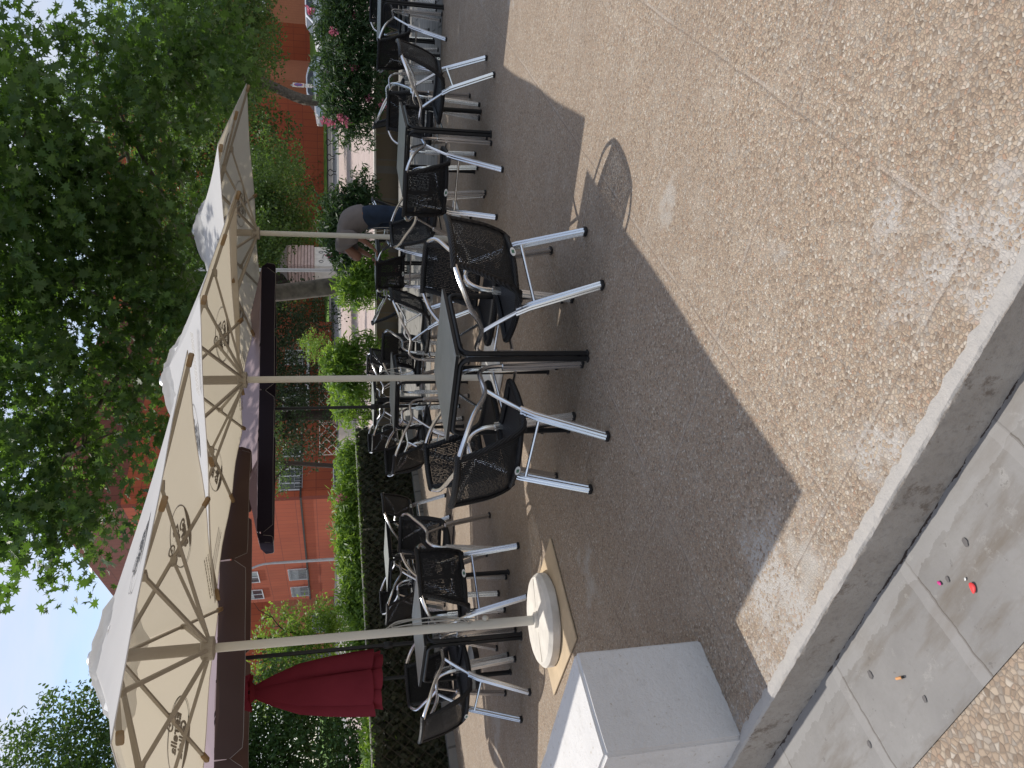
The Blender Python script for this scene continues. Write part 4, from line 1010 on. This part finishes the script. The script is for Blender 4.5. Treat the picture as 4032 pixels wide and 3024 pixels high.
# ---------------------------------------------------------------- person bending over the far table
def person():
    bx, by = 2.20, 10.22
    e = empty('person', (bx, by, 0), 0, label='person in grey t-shirt and dark jeans bending over a table', cat='person')
    def skin(name, pts, edges, rad, mat, sub=2):
        me = bpy.data.meshes.new(name); me.from_pydata(pts, edges, []); o = bpy.data.objects.new(name, me); C.objects.link(o); o.parent = e
        o.modifiers.new('s', 'SKIN'); sv = me.skin_vertices[0].data
        for i, r_ in enumerate(rad): sv[i].radius = (r_, r_) if isinstance(r_, float) else r_; sv[i].use_root = (i == 0)
        sm = o.modifiers.new('u', 'SUBSURF'); sm.levels = sub; sm.render_levels = sub
        dg = bpy.context.evaluated_depsgraph_get(); m2 = bpy.data.meshes.new_from_object(o.evaluated_get(dg)); m2.materials.clear(); m2.materials.append(mat)
        o.modifiers.clear(); o.data = m2; m2.polygons.foreach_set('use_smooth', [True] * len(m2.polygons)); return o
    # local: leaning to -x (picture left) and slightly away
    hip, waist, chest, neck, head = (0, 0, .93), (-.03, .02, 1.06), (-.17, .08, 1.21), (-.35, .17, 1.16), (-.46, .22, 1.03)
    pts = [hip, waist, chest, neck, head, (-.50, .235, .95),
           (.03, -.10, .84), (.03, -.12, .48), (.05, -.12, .09), (-.06, -.15, .04),
           (.0, .12, .84), (-.01, .14, .48), (.03, .14, .09), (-.09, .12, .04),
           (-.26, -.10, 1.15), (-.30, -.13, .97), (-.40, -.02, .80),
           (-.30, .31, 1.14), (-.37, .33, .97), (-.46, .34, .80)]
    edges = [(0, 1), (1, 2), (2, 3), (3, 4), (4, 5), (0, 6), (6, 7), (7, 8), (8, 9), (0, 10), (10, 11), (11, 12), (12, 13), (2, 14), (14, 15), (15, 16), (2, 17), (17, 18), (18, 19)]
    rad = [.125, .12, .14, .055, .085, .06, .085, .055, .036, .03, .085, .055, .036, .03, .055, .04, .026, .055, .04, .026]
    skin('body', pts, edges, rad, M['skin'])
    skin('t_shirt', [(.05, -.01, .84), (.01, .01, .97), (-.05, .03, 1.09), (-.17, .08, 1.21), (-.35, .17, 1.16), (-.27, -.12, 1.18), (-.31, -.15, .98), (-.31, .31, 1.17), (-.38, .34, .98)],
                 [(0, 1), (1, 2), (2, 3), (3, 4), (3, 5), (5, 6), (3, 7), (7, 8)], [.15, .19, .20, .22, .15, .125, .085, .125, .085], M['shirt'])
    skin('jeans', [(-.01, .01, 1.0), (.02, 0, .90), (.035, -.10, .78), (.035, -.12, .48), (.05, -.12, .04), (.0, .12, .78), (-.005, .14, .48), (.03, .14, .04)],
                 [(0, 1), (1, 2), (2, 3), (3, 4), (1, 5), (5, 6), (6, 7)], [.12, .185, .135, .10, .08, .135, .10, .08], M['jeans'])
    skin('shoe', [(.07, -.12, .045), (-.02, -.14, .045), (-.12, -.16, .035)], [(0, 1), (1, 2)], [.045, .05, .038], M['shoe'])
    skin('shoe', [(.05, .14, .045), (-.04, .13, .045), (-.14, .12, .035)], [(0, 1), (1, 2)], [.045, .05, .038], M['shoe'])
    skin('hair', [(-.43, .215, 1.08), (-.475, .225, 1.01)], [(0, 1)], [.088, .08], M['hair'])
    for (wx, wy) in ((-.40, -.02), (-.46, .34)):
        pm = skin('hand', [(wx, wy, .80), (wx - .05, wy + .01, .772)], [(0, 1)], [.022, .026], M['skin'], 1)
        for k in range(4):
            a = (k - 1.5) * .02; skin('finger', [(wx - .06, wy + .01 + a, .768), (wx - .09, wy + .012 + a * 1.3, .762), (wx - .115 + abs(k - 1.3) * .006, wy + .012 + a * 1.4, .752)], [(0, 1), (1, 2)], [.0095, .0088, .0075], M['skin'], 1)
        skin('thumb', [(wx - .03, wy - .02, .776), (wx - .06, wy - .045, .766), (wx - .08, wy - .05, .757)], [(0, 1), (1, 2)], [.011, .010, .008], M['skin'], 1)
person()

# ---------------------------------------------------------------- buildings
def facade(parent, name, a, b, z0, z1, mat, th=.3):
    a, b = Vector(a), Vector(b); d = b - a; L = d.length; ang = math.atan2(d.y, d.x)
    vs = [Vector((0, 0, z0)), Vector((L, 0, z0)), Vector((L, 0, z1)), Vector((0, 0, z1)), Vector((0, th, z0)), Vector((L, th, z0)), Vector((L, th, z1)), Vector((0, th, z1))]
    o = mesh_obj(name, vs, [(0, 1, 2, 3), (7, 6, 5, 4), (0, 4, 5, 1), (1, 5, 6, 2), (2, 6, 7, 3), (3, 7, 4, 0)], mat, parent, [(v.x, v.z) for v in vs])
    M4 = Matrix.Translation((a.x, a.y, 0)) @ Matrix.Rotation(ang, 4, 'Z'); o.matrix_local = M4; return M4, L
def window(parent, M4, x, z, w_, h_, blind=.0, bars=False, mull=1, railing=False, awn=False):
    f = MB(); t = .06
    for b in ((x, x + w_, z, z + t), (x, x + w_, z + h_ - t, z + h_), (x, x + t, z + t, z + h_ - t), (x + w_ - t, x + w_, z + t, z + h_ - t)): f.box(b[0], b[1], -.06, .02, b[2], b[3], M4)
    for k in range(mull): xx = x + w_ * (k + 1) / (mull + 1); f.box(xx - .03, xx + .03, -.05, .02, z + t, z + h_ - t, M4)
    o = f.build('window', M['pvc_white'], parent, False)
    g = MB(); g.box(x + t, x + w_ - t, -.02, -.005, z + t, z + h_ - t - blind * h_, M4); g.build('pane', M['glass'], o, False)
    if blind: g = MB(); g.box(x + t, x + w_ - t, -.03, -.006, z + h_ - t - blind * h_, z + h_ - t, M4); g.build('blind', M['curtain'], o, False)
    if bars:
        g = MB()
        for k in range(int(w_ / .14)): g.box(x + .1 + k * .14, x + .125 + k * .14, -.12, -.1, z, z + h_, M4)
        g.box(x, x + w_, -.125, -.105, z + .1, z + .13, M4); g.box(x, x + w_, -.125, -.105, z + h_ - .15, z + h_ - .12, M4); g.build('grille', M['steel_grey'], o, False)
    if railing:
        g = MB(); g.box(x - .1, x + w_ + .1, -.35, -.33, z - .05, z - .02, M4); g.box(x - .1, x + w_ + .1, -.35, -.33, z + .35, z + .38, M4)
        for k in range(int(w_ / .2)): g.box(x + k * .2, x + .02 + k * .2, -.345, -.335, z, z + .36, M4)
        g.build('clothes_rack', M['steel_grey'], o, False)

def building_A():
    e = empty('brick_building', (-5.83, 42.5, 0), 0, label='terracotta clad apartment block with a dark top storey behind the hedge', cat='building')
    K = Matrix.Translation((5.83, -42.5, 0))
    cnr = (0, 0); l_end = (-9.55, 15.3); r_end = (10.2, 10.8)
    M4, L = facade(e, 'sunlit_wall', l_end, cnr, 0, 11.8, M['brick'])
    facade(e, 'upper_wall', l_end, cnr, 11.804, 15.3, M['brick_top_and_shade'])
    M5, L5 = facade(e, 'shaded_wall', cnr, r_end, 0, 11.8, M['brick'])
    facade(e, 'upper_wall', cnr, r_end, 11.804, 15.3, M['brick_top_and_shade'])
    body = MB(); body.add([Vector(p) for p in ((-9.3, 15.6, 0), (0, .5, 0), (9.9, 11.1, 0), (2, 26, 0), (-9.3, 15.6, 15.2), (0, .5, 15.2), (9.9, 11.1, 15.2), (2, 26, 15.2))], [(4, 5, 6, 7), (0, 4, 7, 3), (2, 3, 7, 6)]); body.build('roof', M['brick_top_and_shade'], e, False)
    for zz in (-.1, 2.95, 6.1, 9.2):
        for xx, ww in ((L - 13.5, 2.1), (L - 17.1, 2.0)): window(e, M4, xx, zz, ww, 1.3, .45, bars=(zz == 2.95), mull=1)
    for zz in (.1, 2.95, 5.8, 8.7):
        window(e, M5, .4, zz, 2.0, 1.2, .0, mull=3, railing=True); window(e, M5, 2.8, zz + .1, .62, .95, 0, mull=0)
        window(e, M5, 6.4, zz, 2.0, 1.2, .3, mull=2, railing=True); window(e, M5, 10.5, zz, 1.4, 1.2, .3)
    for (M_, L_) in ((M4, L), (M5, L5)):
        p = MB(); p.box(.0, L_, -.08, -.01, 2.95, 3.05, M_); p.build('service_pipe', M['bark_dark'], e, False)
    # terrace of the ground floor with railings, shaded side
    b = MB(); b.box(5.6, 11, -1.5, -.02, 2.6, 2.75, M5); b.build('balcony_slab', M['pvc_white'], e, False)
    b = MB()
    for k in range(3): b.box(5.6, 11, -1.5, -1.46, 2.95 + k * .3, 2.99 + k * .3, M5)
    for k in range(8): b.box(5.6 + k * .75, 5.64 + k * .75, -1.5, -1.46, 2.75, 3.6, M5)
    b.build('balcony_rail', M['steel_grey'], e, False)
    b = MB(); b.lathe([(.45, 13.6), (.45, 14.0), (.2, 14.2), (.02, 14.25)], 14, Matrix.Translation((-5.0, 9.2, 1.6))); b.build('roof_vent', M['steel_grey'], e)
building_A()
def building_D():
    e = empty('brick_wing', (-15.6, 58.5, 0), 0, label='lower shaded brick wing with a small grilled window, left of the big block', cat='building')
    facade(e, 'shaded_wall', (-.2, 2.2), (.2, .2), 0, 10.2, M['brick_top_and_shade'])  # side wall's shade painted in with the dark top-storey cladding
    M4, L = facade(e, 'wall', (-9, 4.5), (-.25, 2.2), 0, 6.0, M['brick_light'])
    facade(e, 'upper_wall', (-9, 4.52), (-.25, 2.22), 6.004, 11.2, M['brick'])
    window(e, M4, L - 3.3, 1.6, 1.7, 1.4, 0, bars=True); window(e, M4, L - 6.5, 1.6, 1.7, 1.4, 0, bars=True)
building_D()
def building_C():
    e = empty('brick_building', (8, 62, 1.0), 0, label='long brick block glimpsed through the tree crowns', cat='building')
    M4, L = facade(e, 'wall', (-3.9, 2), (14.6, .6), 0, 16.5, M['brick'])
    for zz in (4.2, 7.2, 10.2, 13.2):
        for xx in (2, 5, 8.4, 11.6): window(e, M4, xx, zz, 1.7, 1.3, .5)
    r_ = MB(); r_.add([Vector(p) for p in ((-3.9, 2.2, 16.48), (14.6, .8, 16.48), (15, 12, 16.48), (-3.5, 13, 16.48))], [(0, 1, 2, 3)]); r_.build('roof', M['plaza_grey'], e, False)
building_C()
def building_B():
    e = empty('brick_building', (25.5, 73, 2.0), 0, label='orange brick houses in a staggered row beyond the cars on the right', cat='building')
    seg = [((-2.5, -.8), (1.6, -1.6)), ((1.6, -1.6), (3.9, .2)), ((3.9, .2), (6.3, -.9)), ((6.3, -.9), (9.2, -.3)), ((9.2, -.3), (12.5, -1.2))]
    mats = ['brick_light', 'brick_light', 'brick', 'brick_light', 'brick']
    for i, ((a, b), mt) in enumerate(zip(seg, mats)):
        M4, L = facade(e, 'wall', (a[0] * 1.16, a[1] * 1.16), (b[0] * 1.16, b[1] * 1.16), 0, 9.2, M[mt])
        if i == 0:
            for zz in (3.3, 6.3): window(e, M4, .7, zz, 2.4, 1.35, .7, mull=2)
        if i == 3: window(e, M4, 1.1, 4.6, 1.6, 1.3, .4)
    ac = MB(); ac.box(7.6, 8.5, -1.5, -.75, 4.5, 5.1, None, .04); ac.build('air_conditioner', M['pvc_white'], e)
    r_ = MB(); r_.add([Vector(p) for p in ((-2.5, -.7, 9.18), (1.6, -1.5, 9.18), (12.5, -1.1, 9.18), (13, 9, 9.18), (-2, 9, 9.18))], [(0, 1, 2, 3, 4)]); r_.build('roof', M['brick_top_and_shade'], e, False)
building_B()

# kiosk with graffiti
def kiosk():
    z0 = .62; e = empty('street_kiosk', (4.1, 27, z0), R(38), label='pale kiosk with ribbed shutters and painted graffiti behind the oleanders', cat='kiosk')
    s = .46
    MB().box(-s, s, -s, s, 0, 1.22, None, .01).build('cabinet', simple('cream_panel', (.80, .76, .68), .6), e, False)
    sh = MB()
    for a in range(4):
        for k in range(8): sh.box(-s - .02, s + .02, -s - .05, -s - .002, 1.24 + k * .105, 1.24 + k * .105 + .085, Matrix.Rotation(a * math.pi / 2, 4, 'Z'), .012)
    sh.build('shutter', simple('dusty_pink_shutter', (.62, .47, .43), .6), e, False)
    MB().box(-s, s, -s, s, 1.222, 2.1, None, 0).build('shutter_box', simple('dusty_pink_core', (.36, .26, .23), .6), e, False)
    cap = MB(); cap.add([Vector(p) for p in ((-s - .04, -s - .04, 2.1), (s + .04, -s - .04, 2.1), (s + .04, s + .04, 2.1), (-s - .04, s + .04, 2.1), (-.2, -.2, 2.34), (.2, -.2, 2.34), (.2, .2, 2.34), (-.2, .2, 2.34))], [(3, 2, 1, 0), (4, 5, 6, 7), (0, 1, 5, 4), (1, 2, 6, 5), (2, 3, 7, 6), (3, 0, 4, 7)]); cap.build('roof', simple('dusty_pink_roof', (.50, .40, .36), .6), e, False)
    # spray-painted blobs and squiggles on two faces
    gm = simple('teal_spray', (.03, .12, .12), .7); bm_ = simple('black_spray', (.03, .03, .04), .7); rm = simple('red_spray', (.5, .03, .03), .7)
    def disc(mb, cx, cz, rx, rz_, face, rag=.15, seed=0):
        rn = random.Random(seed); vs = []
        for k in range(18):
            a = 2 * math.pi * k / 18; f = 1 + rn.uniform(-rag, rag); p = Vector((cx + rx * f * math.cos(a), -s - .004, cz + rz_ * f * math.sin(a))); vs.append(Matrix.Rotation(face, 4, 'Z') @ p)
        mb.add(vs, [tuple(range(18))])
    g = MB(); disc(g, -.1, 1.02, .10, .07, R(90), seed=1); disc(g, -.02, .72, .15, .16, R(90), seed=2); disc(g, .05, .45, .18, .2, R(90), seed=3); g.build('graffiti', gm, e, False)
    g = MB()
    for (x0, zz) in ((-.25, 1.0), (.2, 1.0)): g.tube([(x0 + .05 * math.cos(a), -s - .006, zz + .07 * math.sin(a)) for a in [2 * math.pi * k / 14 for k in range(14)]], .008, 5, closed=True)
    g.tube(smooth_path([(-.1, -s - .006, .95), (.1, -s - .006, .9), (-.05, -s - .006, .75), (.15, -s - .006, .62), (-.1, -s - .006, .5), (.12, -s - .006, .38)], 5), .01, 5)
    g.build('graffiti', bm_, e, False)
    g = MB(); disc(g, -.25, .62, .05, .06, 0, .5, 5); disc(g, .1, .55, .04, .05, R(90), .5, 6); g.build('graffiti', rm, e, False)
kiosk()
MBp = MB(); MBp.tube([(2.95, 20, zs(20)), (2.9, 20, 4.6)], [.05, .04], 10)
tag(MBp.build('slim_grey_pole', M['steel_grey']), 'slim grey street pole in front of the graffiti kiosk', 'pole')

def street_lamp():
    e = empty('street_lamp', (-7.65, 35, zs(35)), 0, label='grey street lamp with a curved arm in front of the terracotta block', cat='street lamp')
    z0 = zs(35)
    MB().tube([(0, 0, 0), (0, 0, 3.1)], [.075, .05], 10).build('post', M['steel_grey'], e)
    MB().tube(smooth_path([(0, 0, 3.05), (-.05, 0, 3.6), (-.3, 0, 4.2), (-.75, 0, 4.6), (-1.4, 0, 4.72)], 5), [.045] * 21, 8).build('arm', M['steel_grey'], e)
    MB().box(-2.05, -1.35, -.12, .12, 4.66, 4.80, None, .04).build('lamp_head', M['steel_grey'], e)
street_lamp()

def lattice_fence():
    z0 = zs(26); e = empty('lattice_fence', (-.9, 26, z0), R(-4), label='white diamond lattice railing on a pale wall behind the far tables', cat='fence')
    MB().box(-1.4, 1.9, -.1, .1, -.1, .32, None, .01).build('base_wall', M['concrete_white'], e, False)
    for x0 in (-1.35, -.28, .8):
        fr = MB(); w_ = 1.02
        fr.tube([(x0, 0, .34), (x0 + w_, 0, .34), (x0 + w_, 0, 1.08), (x0, 0, 1.08)], .022, 6, closed=True); fr.build('panel_frame', M['white_board'], e)
        la = MB()
        for k in range(-2, 5):
            for sg in (1, -1):
                a = x0 + k * .34; b = a + sg * .74; za, zb = .34, 1.08
                lo_, hi_ = x0, x0 + w_; pts = []
                for (xx) in (lo_, hi_):
                    pass
                t0, t1 = 0, 1; dx = b - a
                ta, tb = sorted(((lo_ - a) / dx, (hi_ - a) / dx)); t0, t1 = max(0, ta), min(1, tb)
                if t1 - t0 < .05: continue
                la.tube([(a + dx * t0, 0, za + .74 * t0), (a + dx * t1, 0, za + .74 * t1)], .014, 5)
        la.build('lattice', M['white_board'], e)
lattice_fence()
def planter():
    e = empty('stone_planter', (-1.35, 24.6, zs(24.6)), 0, label='round pale planter by the lattice railing', cat='planter')
    MB().lathe([(.32, 0), (.36, .1), (.36, .42), (.40, .5), (.3, .52)], 20).build('bowl', M['concrete_white'], e); MB().lathe([(.3, .50), (.2, .54), (.05, .55)], 12).build('soil', M['soil'], e)
planter()

def sign():
    e = empty('road_sign', (13.25, 35, zs(35) + .35), R(50), label='white no parking sign with blue disc on a thin post at the right', cat='sign')
    MB().tube([(0, 0, -.35), (0, 0, 1.7)], .03, 8).build('post', M['steel_grey'], e)
    MB().box(-.24, .24, -.03, -.0, 1.12, 1.62, None, .02).build('plate', M['pvc_white'], e)
    MB().box(-.22, .22, -.03, 0, .78, 1.08, None, .02).build('plate', M['pvc_white'], e)
    for nm, r0, col, off in (('red_ring', .20, (.55, .02, .03), .034), ('blue_disc', .165, (.02, .05, .42), .037)):
        vs = [(r0 * math.cos(2 * math.pi * k / 24), -off, 1.37 + r0 * math.sin(2 * math.pi * k / 24)) for k in range(24)]
        mesh_obj(nm, vs, [tuple(range(24))], simple(nm, col, .5), e)
    b = MB(); b.box(-.17, .17, -.0405, -.0385, -.02, .02, Matrix.Translation((0, 0, 1.37)) @ Matrix.Rotation(R(45), 4, 'Y')); b.build('red_bar', simple('red_bar', (.55, .02, .03), .5), e, False)
sign()

def car(x, y, rz, mat, label):
    e = empty('parked_car', (x, y, zs(y) + .02), rz, label=label, cat='car', group='cars parked along the street')
    prof = [(-2.1, .35), (-2.12, .62), (-1.95, .80), (-1.1, .93), (-.55, 1.36), (-.3, 1.43), (.75, 1.44), (1.35, 1.30), (1.85, .98), (2.05, .90), (2.12, .6), (2.08, .33)]
    n = len(prof); vs = []; 
    for sy, ins in ((-.86, 0), (.86, 0)):
        for (px, pz) in prof:
            k = .16 if pz > 1.1 else 0; vs.append(Vector((px, sy * (1 - k / .86 * .9), pz)))
    fs = [tuple(range(n))[::-1], tuple(range(n, 2 * n))] + [(i, (i + 1) % n, n + (i + 1) % n, n + i) for i in range(n)]
    b = MB(); b.add(vs, fs); o = b.build('body', mat, e); md = o.modifiers.new('b', 'BEVEL'); md.width = .05; md.segments = 2
    for sy in (-1, 1):
        g = MB(); g.add([Vector((px, sy * py, pz)) for px, py, pz in ((-.95, .862, .96), (-.45, .745, 1.33), (.55, .735, 1.36), (1.15, .75, 1.27), (1.5, .862, .98))], [tuple(range(5)) if sy > 0 else tuple(range(5))[::-1]]); g.build('side_window', M['glass'], e, False)
    g = MB(); g.add([Vector(p) for p in ((-1.12, -.70, .955), (-.57, -.62, 1.372), (-.57, .62, 1.372), (-1.12, .70, .955))], [(0, 1, 2, 3)]); g.build('windscreen', M['glass'], e, False)
    g = MB(); g.add([Vector(p) for p in ((1.38, -.62, 1.30), (1.85, -.70, 1.0), (1.85, .70, 1.0), (1.38, .62, 1.30))], [(0, 1, 2, 3)]); g.build('rear_window', M['glass'], e, False)
    for wx in (-1.3, 1.3):
        for sy in (-1, 1):
            W = Matrix.Translation((wx, sy * .80, .31)) @ Matrix.Rotation(R(90), 4, 'X')
            wl = MB().lathe([(.2, -.1), (.31, -.09), (.32, 0), (.31, .09), (.2, .1)], 20, W).build('wheel', M['tyre'], e)
            MB().lathe([(.02, -.115), (.18, -.112), (.19, 0), (.18, .112), (.02, .115)], 14, W).build('rim', M['alu_dull'], wl)
    for sy in (-1, 1):
        MB().box(-2.13, -2.0, sy * .62 - .16, sy * .62 + .16, .62, .76, None, .03).build('headlight', M['badge'], e)
        MB().box(2.02, 2.13, sy * .66 - .12, sy * .66 + .12, .66, .86, None, .03).build('tail_light', M['red_cloth'], e)
car(24.6, 52.5, R(8), M['car_white'], 'white parked car at the right edge behind the pink oleander')
car(20.3, 54.5, R(4), M['car_grey'], 'silver car parked beside the road sign, mostly behind the oleander')
car(28.8, 55.5, R(4), M['car_white'], 'white car farthest right, parked behind the nearer white car')

for i, (x, y) in enumerate(((9.4, 37.5), (10.7, 39.5), (12.1, 41.7), (13.6, 44.0))):
    z0 = zs(y); m_ = MB(); m_.tube(smooth_path([(x - .10, y, z0), (x - .06, y, z0 + .16), (x - .17, y, z0 + .30), (x, y, z0 + .42), (x + .17, y, z0 + .30), (x + .06, y, z0 + .16), (x + .10, y, z0)], 4), .022, 7)
    tag(m_.build('bicycle_hoop', M['bark_dark']), ('nearest', 'second nearest', 'third', 'farthest')[i] + ' dark bicycle hoop on the grey pavement behind the plaza', 'bicycle rack', 'bicycle hoops on the grey pavement')

# low hedge across the road
def low_hedge():
    rng = np.random.default_rng(77); e = empty('low_hedge', (10, 63.5, 1.6), 0, label='low clipped hedge beyond the road, in front of the brick houses', cat='hedge')
    N = 9000; P = np.c_[rng.uniform(-16, 12, N), rng.uniform(-.6, .6, N), rng.uniform(0, 2.1, N)]
    leaf_cloud('foliage', M['leaf_far'], P, np.zeros_like(P), .16, QUAD, e, 78)
low_hedge()

# ---------------------------------------------------------------- litter on the pavement
def litter():
    c = empty('cigarette_end', (-.83, 1.83, -.143), R(-62), label='orange cigarette end on the grey pavement', cat='litter')
    W = Matrix.Rotation(R(90), 4, 'Y')
    MB().lathe([(.0035, -.012), (.004, -.011), (.004, .011), (.0035, .012)], 12, W).build('filter', simple('filter_paper', (.62, .30, .12), .8), c)
    MB().lathe([(.0032, .012), (.0036, .013), (.003, .017)], 10, W).build('burnt_tip', M['bark_dark'], c)
    def petal(x, y, s, mat, lab, rz):
        vs = []; n = 14
        for k in range(n): a = 2 * math.pi * k / n; vs.append((s * math.cos(a), s * .68 * math.sin(a) * (1 + .2 * math.cos(a)), .0015 + .25 * s * abs(math.cos(a)) ** 2))
        vs.append((0, 0, .001)); o = mesh_obj('fallen_petal', vs, [(i, (i + 1) % n, n) for i in range(n)], mat, None, None, True)
        md = o.modifiers.new('s', 'SOLIDIFY'); md.thickness = .0008
        o.location = (x, y, -.148); o.rotation_euler = (0, 0, rz); tag(o, lab, 'petal')
    petal(-.516, 1.577, .0135, simple('red_petal', (.75, .05, .05), .6), 'bright red fallen petal on the grey pavement', R(25))
    petal(-.531, 1.683, .007, simple('magenta_petal', (.55, .03, .22), .6), 'small magenta petal on the grey pavement', R(70))
    petal(-.50, 1.60, .004, M['badge'], 'tiny white fleck beside the red petal', R(0))
    # trodden chewing-gum spots
    rn = random.Random(4)
    for i, (ee, nn, s, lab) in enumerate(((-1.30, 1.02, .017, 'dark gum spot between the petals and the kerb'), (-1.42, 1.0, .011, 'small dark gum spot near the crack'), (-1.74, .86, .013, 'gum spot beside the cigarette end'), (-1.88, 1.02, .018, 'grey gum spot next to the parapet shadow'), (-1.30, .80, .015, 'gum spot by the pebble strip'), (-2.05, .9, .014, 'gum spot at the left edge of the pavement'))):
        vs = []
        for k in range(14): a = 2 * math.pi * k / 14; f = 1 + rn.uniform(-.18, .18); vs.append((.72 * s * f * math.cos(a), .5 * s * f * math.sin(a), .0))
        o = mesh_obj('gum_spot', vs, [tuple(range(14))], simple('gum_grey', (.115, .105, .10), .8)); p = kf(ee, nn); o.location = (p[0], p[1], -.1475); o.rotation_euler = (0, 0, rn.uniform(0, 3)); tag(o, lab, 'gum spot', 'gum spots on the pavement')
    o = mesh_obj('dry_leaf', [(-.012, 0, 0), (0, -.005, .003), (.013, 0, .001), (0, .006, .004)], [(0, 1, 2, 3)], simple('dry_leaf_orange', (.45, .16, .03), .8)); p = kf(.0, 2.05)
    o.location = (1.28, 2.18, .003); tag(o, 'small orange dry leaf lying on the sunlit terrace', 'leaf')
litter()
